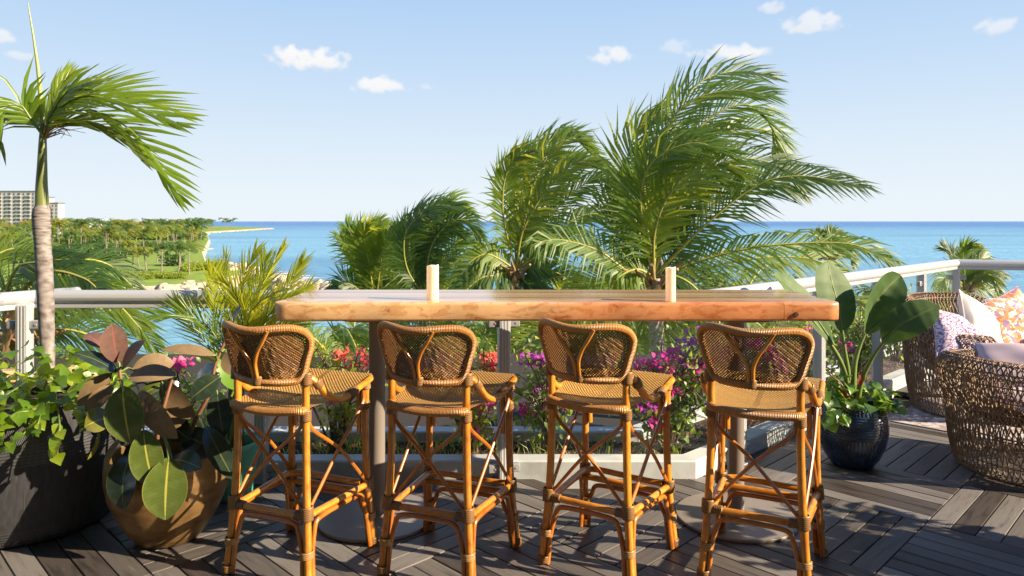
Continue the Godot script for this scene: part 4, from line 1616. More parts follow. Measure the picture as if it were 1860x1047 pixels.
# ------------------------------------------------------------------ palms beside the terrace
func make_near_palms() -> void:
	var G := GROUND
	coconut("large coconut palm right of centre, its long fronds streaming right above the bar counter", 1188, 505, 13.0, [
		[[[1172, 373], [1178, 286], [1240, 195], [1318, 165], [1395, 172]], -0.6, 0.25],
		[[[1195, 380], [1225, 290], [1290, 215], [1355, 190], [1400, 225], [1408, 270]], 0.3, 0.35],
		[[[1205, 400], [1250, 300], [1320, 240], [1400, 240], [1420, 290]], 0.7, 0.3],
		[[[1180, 400], [1200, 270], [1260, 160], [1330, 130], [1400, 140]], 0.9, 0.2],
		[[[1160, 420], [1140, 330], [1150, 250], [1200, 200]], 0.2, 0.35],
		[[[1270, 420], [1370, 340], [1455, 320], [1565, 338]], -0.7, 0.7],
		[[[1240, 440], [1310, 360], [1380, 330], [1450, 350]], 0.6, 0.6],
		[[[1290, 468], [1400, 446], [1540, 443], [1618, 474]], -0.4, 0.8],
		[[[1270, 490], [1370, 470], [1470, 470], [1540, 500]], 0.8, 0.8],
		[[[1139, 492], [1088, 456], [1020, 436], [978, 440]], -0.7, 0.9],
		[[[1170, 430], [1165, 350], [1190, 290], [1260, 260], [1330, 280]], -0.9, 0.3],
		[[[1190, 420], [1220, 350], [1290, 300], [1340, 310]], -1.0, 0.4],
		[[[1150, 460], [1120, 420], [1110, 370], [1128, 320]], 0.6, 0.5],
		[[[1160, 490], [1130, 500], [1100, 535], [1075, 580]], -0.6, 0.7],
		[[[1220, 500], [1260, 520], [1300, 570], [1320, 630]], -0.5, 0.7],
		[[[1215, 420], [1260, 340], [1330, 290], [1410, 300], [1450, 340]], 0.2, 0.4],
		[[[1150, 500], [1100, 505], [1050, 530], [1020, 570]], 0.6, 0.7],
		[[[1185, 400], [1205, 320], [1260, 250], [1330, 225]], 0.8, 0.4],
		[[[1195, 420], [1230, 360], [1290, 320], [1340, 350]], 0.9, 0.5],
		[[[1175, 410], [1185, 330], [1220, 270], [1290, 250]], -0.2, 0.4]], G, Vector3(-0.35, 0, 0.4), 101, 1.0, 0.044)
	coconut("coconut palm at the middle of the view, upright fronds bent right behind the counter", 938, 492, 18.0, [
		[[[915, 400], [916, 330], [935, 290], [960, 280]], -0.8, 0.55],
		[[[955, 390], [985, 300], [1035, 252], [1075, 275]], -0.3, 0.25],
		[[[965, 400], [1005, 330], [1055, 290], [1105, 310]], 0.5, 0.35],
		[[[950, 380], [970, 290], [1015, 245], [1060, 250]], 0.9, 0.25],
		[[[975, 430], [1030, 360], [1085, 325], [1120, 345]], -0.6, 0.45],
		[[[980, 450], [1040, 400], [1090, 390], [1125, 420]], 0.4, 0.6],
		[[[935, 400], [940, 320], [975, 275], [1010, 280]], 0.3, 0.35],
		[[[905, 470], [880, 462], [850, 480], [822, 522]], -0.5, 0.8],
		[[[905, 500], [875, 505], [845, 530], [830, 560]], -0.8, 0.7],
		[[[975, 490], [1010, 495], [1040, 520], [1060, 560]], -0.6, 0.7],
		[[[970, 470], [1010, 440], [1050, 440], [1090, 470]], -0.8, 0.7],
		[[[930, 530], [915, 570], [900, 610]], -0.8, 0.4],
		[[[950, 420], [990, 350], [1040, 300], [1085, 295]], -0.9, 0.3],
		[[[960, 520], [985, 550], [1000, 600]], -0.6, 0.5]], G, Vector3(0.3, 0, 0.2), 102, 0.95, 0.06)
	coconut("dark dense coconut palm left of the first candle, blown to the right", 775, 545, 22.0, [
		[[[745, 470], [750, 410], [785, 375], [830, 375]], -0.4, 0.4],
		[[[760, 460], [785, 400], [820, 368], [848, 385]], 0.6, 0.4],
		[[[780, 460], [810, 410], [845, 400], [868, 430]], -0.7, 0.6],
		[[[755, 470], [765, 420], [795, 385], [825, 380]], 0.9, 0.4],
		[[[800, 480], [830, 440], [855, 440], [870, 480]], 0.4, 0.7],
		[[[740, 490], [735, 430], [760, 395], [790, 390]], -0.9, 0.5],
		[[[790, 500], [815, 470], [845, 480], [860, 520]], -0.8, 0.7],
		[[[745, 520], [730, 490], [735, 450], [750, 430]], 0.2, 0.6],
		[[[760, 500], [770, 450], [805, 420], [840, 425]], -0.2, 0.5],
		[[[800, 530], [835, 520], [860, 550]], 0.3, 0.7],
		[[[750, 550], [725, 560], [700, 590]], -0.6, 0.6]], G, Vector3(-0.2, 0, 0.2), 103, 1.0, 0.065)
	coconut("coconut palm with stiff upright fronds, farthest left of the row behind the counter", 682, 560, 24.0, [
		[[[672, 490], [655, 440], [630, 412]], -0.4, 0.3],
		[[[690, 490], [700, 440], [728, 408]], -0.7, 0.3],
		[[[680, 480], [678, 430], [690, 405]], 0.5, 0.3],
		[[[662, 500], [640, 460], [618, 430]], 0.3, 0.5],
		[[[700, 500], [725, 460], [745, 450]], 0.5, 0.5],
		[[[670, 480], [660, 430], [668, 410]], -0.9, 0.3],
		[[[655, 530], [630, 515], [608, 525]], -0.5, 0.6],
		[[[710, 520], [740, 500], [760, 520]], -0.6, 0.6],
		[[[690, 500], [712, 470], [735, 430]], 0.9, 0.4]], G, Vector3(0.1, 0, 0.1), 104, 1.0, 0.065)
	coconut("coconut palm below the left rail with broad fronds fanning across the lagoon", 10, 600, 8.0, [
		[[[10, 540], [30, 488], [70, 476], [140, 470]], -0.4, 0.5],
		[[[40, 530], [90, 494], [150, 505], [182, 530]], -0.8, 0.6],
		[[[60, 540], [120, 480], [190, 478], [250, 530]], 0.9, 0.6],
		[[[50, 560], [120, 540], [200, 545], [258, 600]], -0.3, 0.6],
		[[[-20, 540], [-30, 490], [10, 455], [70, 452]], 0.6, 0.5],
		[[[60, 600], [130, 600], [200, 630], [245, 690]], 0.3, 0.6],
		[[[70, 580], [150, 560], [225, 575], [290, 640]], 0.8, 0.6],
		[[[20, 650], [90, 660], [160, 700], [200, 760]], -0.5, 0.6],
		[[[40, 540], [70, 510], [120, 500], [215, 520]], 0.2, 0.6]], G, Vector3(0.2, 0, 0.2), 105, 0.6, 0.024)
	coconut("small pale coconut palm beyond the glass at the rail's far corner", 1752, 520, 24.0, [
		[[[1745, 490], [1735, 465], [1715, 450]], 0.4, 0.4],
		[[[1752, 490], [1750, 460], [1765, 446]], -0.4, 0.3],
		[[[1765, 490], [1785, 470], [1805, 480]], 0.3, 0.6],
		[[[1775, 505], [1800, 500], [1815, 530]], -0.5, 0.8],
		[[[1770, 520], [1800, 530], [1822, 570]], 0.5, 0.8],
		[[[1735, 505], [1715, 505], [1695, 540]], -0.5, 0.8],
		[[[1740, 530], [1720, 545], [1700, 590]], 0.4, 0.8],
		[[[1755, 480], [1762, 455], [1780, 450]], 0.7, 0.4],
		[[[1770, 500], [1795, 490], [1825, 500]], 0.0, 0.6]], G, Vector3(0, 0, 0), 106, 0.75, 0.05)
	coconut("distant palm tuft peeping over the low frond right of centre", 1508, 470, 34.0, [
		[[[1500, 450], [1495, 435], [1485, 425]], 0.4, 0.4],
		[[[1510, 445], [1512, 428], [1525, 422]], 0.4, 0.4],
		[[[1515, 450], [1530, 440], [1545, 448]], 0.4, 0.4],
		[[[1495, 460], [1480, 455], [1465, 470]], 0.4, 0.4],
		[[[1520, 460], [1540, 460], [1550, 480]], 0.4, 0.4],
		[[[1505, 450], [1508, 432], [1515, 425]], 0.4, 0.4]], G, Vector3(0, 0, 0), 107, 0.9, 0.07)
	# palms whose crowns fill the view below the counter
	var grp := "palm crowns below the terrace"
	var spots := [[640, 705, 12.5, 2.6, "palm crown seen under the counter's left end against the lagoon"], [880, 690, 15.0, 3.8, "shaded palm crown seen between the two middle stools"], [1035, 640, 17.0, 3.6, "palm crown behind the middle railing post, left of the third stool"], [1330, 640, 15.0, 3.4, "sunlit palm crown behind the last stool's backrest"], [1690, 640, 17.0, 3.2, "low palm crown beyond the slanting rail beside the wicker armchairs"], [770, 600, 26.0, 4.0, "palm crown standing farther off behind the first table leg"]]
	for k in spots.size():
		var s: Array = spots[k]
		wild_palm(s[4], at(s[0], s[1], s[2]), G, 13, s[3], 150 + k, grp)


func make_grove() -> void:
	var ms := far_palm_meshes()
	var crowns := []
	for k in ms.size():
		for m in 4:
			crowns.append(mesh_of([[ms[k], M.far_palm[m]]]))
	var trunks := []
	for k in 3:
		trunks.append(mesh_of([[palm_trunk(Vector3.ZERO, Vector3(0.08 * (k - 1), 1, 0), 0.02, 0.014, Vector3(0.03 * (k - 1), 0, 0)), plain(lin(0.2, 0.17, 0.145), 0.85)]]))
	var front := [[266, 494, 413, 0, "tall slender palm in mid-lawn, the tallest of the front rank on the headland"], [293, 494, 443, 2, "short dark palm right of the tallest on the headland lawn"], [322.6, 500.7, 443, 2, "leaning palm nearest the rocks at the lawn's right corner"], [329, 493, 440, 0, "dark palm just behind the leaning one at the lawn's corner"], [343, 498, 440, 0, "rightmost palm standing by the low yellow shrubs"], [284, 478, 415, 1, "pale-trunked palm behind the tallest palm of the lawn"], [253, 486, 450, 1, "short palm left of the tallest palm of the lawn"], [240.6, 484.6, 452, 0, "short palm second left of the tallest one on the lawn"], [207, 464, 425, 1, "palm at the back edge of the lawn under yellow crowns"], [220, 470, 425, 0, "slim palm right of the yellow crowned palm"], [192, 464, 414, 3, "yellow crowned palm left of the lawn"], [228, 470, 438, 1, "low palm in front of the dark hedge"], [318, 448, 414, 0, "palm at the hedge's seaward end above the dark bush"], [347, 452, 417, 1, "palm standing farthest right against the sea"], [164, 454, 420, 0, "palm at the left end of the dark hedge"], [148, 446, 432, 3, "small yellow palm left of the hedge"], [20, 459, 412, 1, "palm at the far left of the grove"], [74, 452, 418, 0, "palm just left of the potted trunk in the grove"]]
	for k in front.size():
		var f: Array = front[k]
		var d: float = 13689.0 / (f[1] - 402.0)
		far_palm(f[4], at(f[0], f[1], d), (f[1] - f[2]) * d / F, f[3], k, crowns, trunks, "front rank of palms on the headland lawn")
	rng.seed = 77
	var label := "wind-swept coconut palm in the crowded grove on the headland"
	for k in 185:
		var d := rr(205, 430) if k < 140 else rr(430, 760)
		var x := rr(-40, 362)
		if d < 235 and x > 205:
			x = rr(-40, 205)
		var p := Vector3((x - 930) / F * d, GROUND, -d)
		far_palm(label, p, rr(5.0, 10.5) + (d - 200) * 0.003, rng.randi_range(0, 3) if rng.randf() < 0.6 else 2, k, crowns, trunks, "palms of the headland grove")
	for k in 90:  # the grove goes on to the left of the picture
		var d := rr(130, 700)
		var p := Vector3(rr(-1.75, -0.76) * d, GROUND, -d)
		far_palm(label, p, rr(6.0, 11.5), rng.randi_range(0, 2), k, crowns, trunks, "palms of the headland grove")
	for k in 34:
		var d := rr(840, 1080)
		var x := rr(332, 428)
		var p := Vector3((x - 930) / F * d, GROUND, -d)
		far_palm("tiny palm on the far low point beside the open sea", p, rr(9, 15), 2, k, crowns, trunks, "palms on the far point")
	# hedge and shrubs under the palms: rounded leafy masses
	rng.seed = 78
	var sh := []
	for v in 4:
		var cl := []
		for k in 6:
			cl.append([Vector3(rr(-0.6, 0.6), rr(0.3, 0.65), rr(-0.5, 0.5)), Vector3(0.45, 0.38, 0.45)])
		var lc := leaf_cloud(cl, 420, 0.26, 500 + v)
		for m in 3:
			sh.append(mesh_of([[lc, [M.tree[2], M.tree[0], M.bush[1]][m]]]))
	var rows := [[159, 200, 454, 3.4, 0, 7], [200, 275, 462, 2.6, 0, 10], [306, 324, 484, 3.4, 0, 2], [338, 398, 492, 2.2, 2, 9], [0, 160, 448, 4.5, 1, 12], [0, 60, 440, 5.0, 0, 6], [110, 330, 432, 5.0, 0, 16], [0, 205, 461, 4.0, 1, 16], [0, 205, 476, 3.6, 0, 16], [150, 362, 436, 5.0, 1, 26], [215, 345, 452, 3.2, 1, 16], [100, 360, 426, 6.0, 0, 24], [0, 370, 417, 7.0, 1, 22], [130, 365, 411, 8.5, 0, 20], [225, 330, 505, 1.4, 2, 14]]
	for r in rows:
		for k in r[5]:
			var x := lerpf(r[0], r[1], (k + rr(0.2, 0.8)) / r[5])
			var y: float = r[2] + rr(-2, 2) * (r[2] - 402.0) / 60.0
			var d := 13689.0 / (y - 402.0)
			var lab := {0: "dark green hedge bush under the headland palms", 1: "mid-green bush among the headland palms", 2: "low yellow-green shrub along the headland shore"}
			var s: float = r[3] * rr(0.8, 1.2)
			var o := put("shrub", sh[rng.randi_range(0, 3) * 3 + int(r[4])])
			o.position = Vector3((x - 930) / F * d, GROUND - 0.1, -d)
			o.scale = Vector3(s, s * 0.85, s)
			o.rotation.y = rr(0, 6)
			tag(o, lab[int(r[4])], "shrub", ["hedge bushes on the headland", "bushes among the headland palms", "yellow-green shore shrubs"][int(r[4])])


func far_palm(label: String, p: Vector3, h: float, m: int, k: int, crowns: Array, trunks: Array, group: String) -> void:
	var t := thing("grove_palm", label, "palm tree", p, 0.0, group)
	var lean := Basis(Vector3(0, 0, 1), rr(-0.1, 0.05))
	put("trunk", trunks[k % 3], t, Transform3D(lean * Basis.from_scale(Vector3(6.5, h - 0.8, 6.5)), Vector3.ZERO))
	var s := rr(0.85, 1.15) * clampf(h / 9.5, 0.75, 1.2)
	put("crown", crowns[(k * 7 % 5) * 4 + m], t, Transform3D(Basis(Vector3.UP, rr(-0.4, 0.4)) * Basis.from_scale(Vector3(s, s, s)), lean * Vector3(0, h - 1.0, 0)))


# ------------------------------------------------------------------ planting round the terrace
func make_garden() -> void:
	var D := 4.3
	bougainvillea("pale leafy bougainvillea with coral and red blooms left of the first table leg", Vector3(-1.02, 0.03, -4.3), 0.75, 0.72, 620, 1, [[at(624, 645, 4.3), "coral", 0.8], [at(656, 653, 4.25), "red", 1.2], [at(613, 690, 4.35), "pink", 0.6], [at(606, 727, 4.15), "pink", 0.6]], 201, 4)
	bougainvillea("bougainvillea with one coral-red cluster left of the middle railing post", Vector3(-0.25, 0.03, -4.32), 0.7, 0.68, 560, 1, [[at(886, 652, 4.3), "coral", 0.9], [at(897, 664, 4.25), "red", 0.9], [at(880, 735, 4.2), "magenta", 0.9], [at(893, 718, 4.3), "magenta", 0.9], [at(868, 783, 4.15), "pink", 0.7]], 202, 3)
	bougainvillea("bougainvillea with purple blooms right of the middle railing post", Vector3(0.2, 0.03, -4.3), 0.62, 0.66, 520, 0, [[at(966, 656, 4.3), "purple", 1.1], [at(984, 654, 4.3), "purple", 0.8], [at(996, 700, 4.3), "purple", 0.9], [at(978, 716, 4.35), "purple", 0.8], [at(1000, 740, 4.25), "magenta", 0.8], [at(958, 745, 4.3), "magenta", 0.8]], 203, 3)
	bougainvillea("large bougainvillea full of magenta blooms between the last two stools", Vector3(0.93, 0.03, -4.3), 0.8, 0.8, 900, 0, [[at(1180, 660, 4.3), "magenta", 1.2], [at(1205, 664, 4.25), "magenta", 1.4], [at(1216, 645, 4.3), "magenta", 1.2], [at(1243, 650, 4.3), "purple", 1.2], [at(1262, 622, 4.3), "purple", 1.3], [at(1270, 672, 4.25), "magenta", 1.3], [at(1228, 690, 4.3), "magenta", 1.1], [at(1160, 672, 4.35), "pink", 0.9], [at(1170, 738, 4.2), "purple", 1.3], [at(1185, 722, 4.2), "purple", 1.0], [at(1195, 770, 4.2), "magenta", 1.0], [at(1215, 715, 4.2), "magenta", 0.9], [at(1150, 730, 4.25), "purple", 0.9], [at(1300, 640, 4.35), "purple", 1.0], [at(1330, 660, 4.4), "magenta", 1.0]], 204, 6)
	bougainvillea("bougainvillea with a few magenta blooms behind the second table leg", rail_s(0.75) + Vector3(-0.22, 0.03, -0.24), 0.7, 0.75, 600, 0, [[at(1395, 640, 4.7), "magenta", 1.0], [at(1420, 665, 4.7), "purple", 0.9], [at(1365, 625, 4.7), "magenta", 0.9]], 205, 5)
	bougainvillea("bougainvillea with a pink bloom behind the broad leaved plant's stems", rail_s(1.9) + Vector3(-0.2, 0.03, -0.22), 0.8, 0.72, 800, 0, [[at(1480, 600, 5.3), "pink", 0.9], [at(1540, 630, 5.4), "magenta", 0.7]], 206, 6)
	bougainvillea("bushy bougainvillea with small pink blooms between the blue pot and the wicker armchairs", rail_s(2.85) + Vector3(-0.2, 0.03, -0.22), 0.9, 0.75, 900, 0, [[at(1630, 570, 6.1), "pink", 0.9], [at(1600, 548, 6.2), "magenta", 0.8], [at(1628, 612, 6.0), "magenta", 0.7]], 207, 6)
	bougainvillea("bougainvillea with pale pink blooms at the far end of the slanting planter", rail_s(3.9) + Vector3(-0.2, 0.03, -0.22), 0.9, 0.8, 700, 1, [[at(1662, 548, 6.9), "pink", 0.9], [at(1690, 540, 7.0), "coral", 0.7]], 208, 5)
	bougainvillea("bougainvillea with pink blooms behind the potted rubber plant", Vector3(-1.98, 0.03, -4.28), 0.7, 0.62, 520, 0, [[at(318, 660, 4.28), "pink", 1.0], [at(330, 662, 4.25), "magenta", 0.8]], 209, 3)
	# the garden below
	var grp := "leafy trees in the garden below the terrace"
	var labels := ["dark leafy tree below the counter's middle", "leafy tree below the third stool's seat", "broad tree below the lawn's left edge, behind the second stool", "leafy tree beyond the last stool", "dark tree at the left behind the potted palm's trunk", "yellow-green tree seen below the counter left of the first table leg", "leafy tree beyond the slanting rail", "tree behind the bougainvillea with the purple blooms", "tree farther down the lawn near the water", "dense tree behind the blue pot", "far tree right of the wide lawn", "low tree at the lagoon's near bank"]
	var spots := [[840, 745, 17.0, 6.6, 5.0, 0], [1010, 720, 21.0, 6.8, 5.4, 0], [700, 690, 26.0, 6.8, 6.0, 2], [1420, 640, 24.0, 7.0, 6.0, 0], [60, 700, 15.0, 6.4, 5.0, 0], [575, 700, 19.0, 7.3, 3.4, 1], [1560, 610, 27.0, 6.5, 6.0, 2], [960, 640, 33.0, 7.4, 6.0, 1], [1130, 610, 44.0, 7.0, 6.0, 0], [1500, 660, 17.0, 6.0, 5.0, 2], [1350, 570, 56.0, 7.4, 8.0, 0], [420, 720, 22.0, 5.6, 6.0, 0]]
	for k in spots.size():
		var s: Array = spots[k]
		var p := at(s[0], s[1], s[2])
		broad_tree(labels[k], Vector3(p.x, GROUND, p.z), s[3], s[4], 400 + k * 3, s[5], grp)
	# garden path and pale lower walls on the lawn
	var pth := MB.new()
	pth.box(Vector3(3.0, 0.06, 60.0), Vector3(14.0, GROUND + 0.01, -42.0), 0.01, Basis(Vector3.UP, -0.5))
	struct("garden_path", [[pth, M.sand]])
	# canvas parasols on the lower terrace
	for q in [[602, 722, 15.0, 1.9, lin(0.34, 0.25, 0.2), "brown canvas parasol top below the planter, left of the first table leg"], [520, 760, 13.0, 1.7, lin(0.34, 0.25, 0.2), "second brown canvas parasol, lower and behind the leftmost stool"], [775, 745, 24.0, 1.7, lin(0.75, 0.75, 0.73), "white parasol far below between the middle stools"], [1030, 742, 23.0, 1.7, lin(0.75, 0.75, 0.73), "white parasol below the third stool's seat"]]:
		var a := at(q[0], q[1], q[2])
		var t := thing("parasol", q[5], "parasol", Vector3(a.x, GROUND, a.z), 0.5, "parasols on the garden level")
		var h: float = a.y - GROUND
		var pole := MB.new()
		pole.tube(PackedVector3Array([Vector3.ZERO, Vector3(0, h, 0)]), 0.03, 0.03, 8)
		build("pole", [[pole, M.alu_dark]], t)
		var c := MB.new()
		var hw: float = q[3]
		var apex := Vector3(0, h, 0)
		var cr := [Vector3(-hw, h - 0.75, -hw), Vector3(hw, h - 0.75, -hw), Vector3(hw, h - 0.75, hw), Vector3(-hw, h - 0.75, hw)]
		for k in 4:
			var i0 := c.vert(apex)
			var i1 := c.vert(cr[k])
			var i2 := c.vert(cr[(k + 1) % 4])
			c.out_tri(i0, i1, i2, Vector3(0, h - 2, 0))
			var j1 := c.vert(cr[k])
			var j2 := c.vert(cr[(k + 1) % 4])
			var j3 := c.vert(cr[(k + 1) % 4] - Vector3(0, 0.18, 0))
			var j4 := c.vert(cr[k] - Vector3(0, 0.18, 0))
			c.out_quad([j1, j2, j3, j4], Vector3(0, h - 1, 0))
		var cm := plain(q[4], 0.9)
		cm.cull_mode = BaseMaterial3D.CULL_DISABLED
		build("canopy", [[c, cm]], t)
	# low timber wall beyond the left rail
	var tw := thing("timber_wall", "low tan timber wall beyond the glass at the far left", "wall", Vector3(-4.3, -0.6, -5.3), 0.35)
	for k in 4:
		var b := MB.new()
		b.box(Vector3(2.2, 0.215, 0.12), Vector3(0, 0.12 + k * 0.222, 0), 0.006, Basis(), Vector2(k * 2.3, k))
		build("board", [[b, M.slab]], tw)


# ------------------------------------------------------------------ bar counter and stools
func make_table() -> void:
	var t := thing("bar_counter", "long thick wooden bar counter on two round metal legs", "bar table", Vector3(0.2, 0, -3.455))
	# front plank with a soft live edge: a section swept along the length, paler at the left end
	var n := 90
	for piece in [[-1.25, 1.003, 0], [1.0045, 1.25, 1]]:
		var b := MB.new()
		var x0: float = piece[0]
		var x1: float = piece[1]
		var m := int(n * (x1 - x0) / 2.5) + 2
		for i in m + 1:
			var x := lerpf(x0, x1, float(i) / m)
			var end := minf(1.0, minf((x + 1.25) / 0.03, (1.25 - x) / 0.03))
			var sh := 1.0 - 0.16 * pow(1.0 - end, 2.0)
			var wob := 0.004 * sin(x * 5.0) + 0.0025 * sin(x * 17.0 + 1.0)
			var q := smoothstep(-0.6, 0.6, x + 0.12 * sin(x * 9.0))
			b.col = Color(1, 1, 1).lerp(Color(0.78, 0.50, 0.40), q)
			if piece[2] == 1:
				b.col = Color(0.82, 0.55, 0.44)
			var sec := [[0.05, 0.0], [0.15, 0.0], [0.278, 0.001], [0.291, 0.005], [0.297, 0.013], [0.2995, 0.042], [0.2985, 0.07], [0.2955, 0.08], [0.2895, 0.085], [0.275, 0.086], [0.215, 0.086], [0.05, 0.086]]
			var run := 0.0
			for j in sec.size():
				if j > 0:
					run += Vector2(sec[j][0], sec[j][1]).distance_to(Vector2(sec[j - 1][0], sec[j - 1][1]))
				var z: float = 0.2 + (sec[j][0] - 0.2) * (sh if sec[j][0] > 0.2 else 1.0) + (wob if sec[j][0] > 0.25 else 0.0)
				if sec[j][0] < 0.1:
					z = 0.213
				b.vert(Vector3(x, 0.985 + sec[j][1], z), Vector2(x + piece[2] * 3.3, run))
		var w := 12
		for i in m:
			for j in w - 1:
				var a := i * w + j
				b.quad(a, a + w, a + w + 1, a + 1)
		# end grain
		for e in [0, m]:
			var ctr := b.vert(Vector3(lerpf(x0, x1, float(e) / m), 1.028, 0.256), Vector2(0.5, 0.5))
			for j in w - 1:
				var p := b.vert(b.v[e * w + j], b.uv[e * w + j])
				var q2 := b.vert(b.v[e * w + j + 1], b.uv[e * w + j + 1])
				b.out_tri(ctr, p, q2, Vector3(0, 1.028, 0.256))
		var o := build("front_plank", [[b, M.slab]], t)
		if piece[2] == 1:
			tag(o, "end block of the front plank with a dark round knot")
			var kn := MB.new()
			kn.tube(PackedVector3Array([Vector3(1.055, 1.018, 0.292), Vector3(1.055, 1.018, 0.3015)]), 0.012, 0.0095, 12)
			build("knot", [[kn, plain(lin(0.05, 0.018, 0.008), 0.6)]], o)
	rng.seed = 31
	for k in 6:
		var b := MB.new()
		var z := 0.2105 - 0.0425 - k * 0.0855
		b.box(Vector3(2.5 - (0.01 if k % 2 else 0.0), 0.0838 + rr(0.0, 0.0006), 0.0853), Vector3(rr(-0.004, 0.004), 0.985 + 0.0428, z), 0.0008, Basis(), Vector2(rr(0, 5), rr(0, 5)))
		build("board", [[b, M.board[k % 3]]], t)
	for s in [-0.852, 0.882]:
		var c := MB.new()
		c.lathe([Vector2(0.052, 0.015), Vector2(0.05, 0.03), Vector2(0.0385, 0.034), Vector2(0.0385, 0.965), Vector2(0.2, 0.968), Vector2(0.2, 0.984), Vector2(0.0, 0.9845)], 28)
		var col := build("leg", [[c, M.taupe]], t)
		col.position = Vector3(s, 0, 0)
		var b := MB.new()
		b.lathe([Vector2(0.283, 0.0), Vector2(0.285, 0.003), Vector2(0.285, 0.011), Vector2(0.281, 0.0145), Vector2(0.1, 0.016), Vector2(0.0, 0.016)], 56)
		build("base_plate", [[b, M.taupe]], col)
	# candles
	for q in [[-0.362, -3.266, 0.0275, 0.158, "white pillar candle on the left half of the counter"], [0.711, -3.205, 0.0225, 0.152, "slimmer white pillar candle on the right half of the counter"]]:
		var cd := thing("candle", q[4], "candle", Vector3(q[0], 1.0712, q[1]), 0.4, "pillar candles on the counter")
		var b := MB.new()
		var r: float = q[2]
		var h: float = q[3]
		var first := 0
		var prof := [[0.97, 0.0], [1.0, 0.03], [1.0, 0.5], [1.0, 0.95], [0.97, 0.99], [0.88, 1.0], [0.8, 0.985], [0.72, 0.93], [0.4, 0.91], [0.0, 0.905]]
		for i in prof.size():
			for j in 25:
				var th := -TAU * j / 24
				var dip := (0.006 * sin(th + 1.0) + 0.004 * sin(th * 3.0)) * smoothstep(0.5, 1.0, prof[i][1]) * (1.0 if prof[i][0] > 0.75 else 0.2)
				b.vert(Vector3(cos(th) * r * prof[i][0], h * prof[i][1] + dip * 0.35, sin(th) * r * prof[i][0]))
		for i in prof.size() - 1:
			for j in 24:
				var a := i * 25 + j
				b.quad(a, a + 25, a + 26, a + 1)
		build("wax_body", [[b, M.candle]], cd)
		var wk := MB.new()
		wk.tube(PackedVector3Array([Vector3(0, h * 0.9, 0), Vector3(0.001, h * 0.95, 0), Vector3(0.003, h * 0.985, 0)]), 0.0018, 0.0012, 5)
		build("wick", [[wk, M.black]], cd)


func make_stools() -> void:
	var s := make_stool()
	s.position = Vector3(-0.897, 0, -3.04)
	s.rotation.y = -deg_to_rad(21.0)
	s.set_meta("label", "leftmost rattan bar stool, beside the bronze pot")
	var others := [copy(s, "second bar stool from the left, by the counter's first leg", Vector3(-0.265, 0, -3.03), -deg_to_rad(21.5)), copy(s, "third bar stool from the left, in front of the large magenta bougainvillea", Vector3(0.409, 0, -3.07), -deg_to_rad(32.0)), copy(s, "rightmost bar stool, beside the dark blue pot", Vector3(1.036, 0, -2.97), -deg_to_rad(27.0))]
	# canes age differently from stool to stool
	for k in 3:
		var swap := {}
		for m in [M.pole, M.thin_pole, M.wrapped, M.cane, M.weave]:
			var v: StandardMaterial3D = m.duplicate()
			v.albedo_color = m.albedo_color * [Color(0.92, 0.9, 0.86), Color(1.04, 1.03, 0.98), Color(0.97, 0.97, 0.96)][k]
			v.uv1_offset = Vector3(0.3 * k, 0.37 * k + 0.2, 0)
			swap[m] = v
		for c in others[k].get_children():
			var m: Material = c.mesh.surface_get_material(0)
			if swap.has(m):
				c.material_override = swap[m]



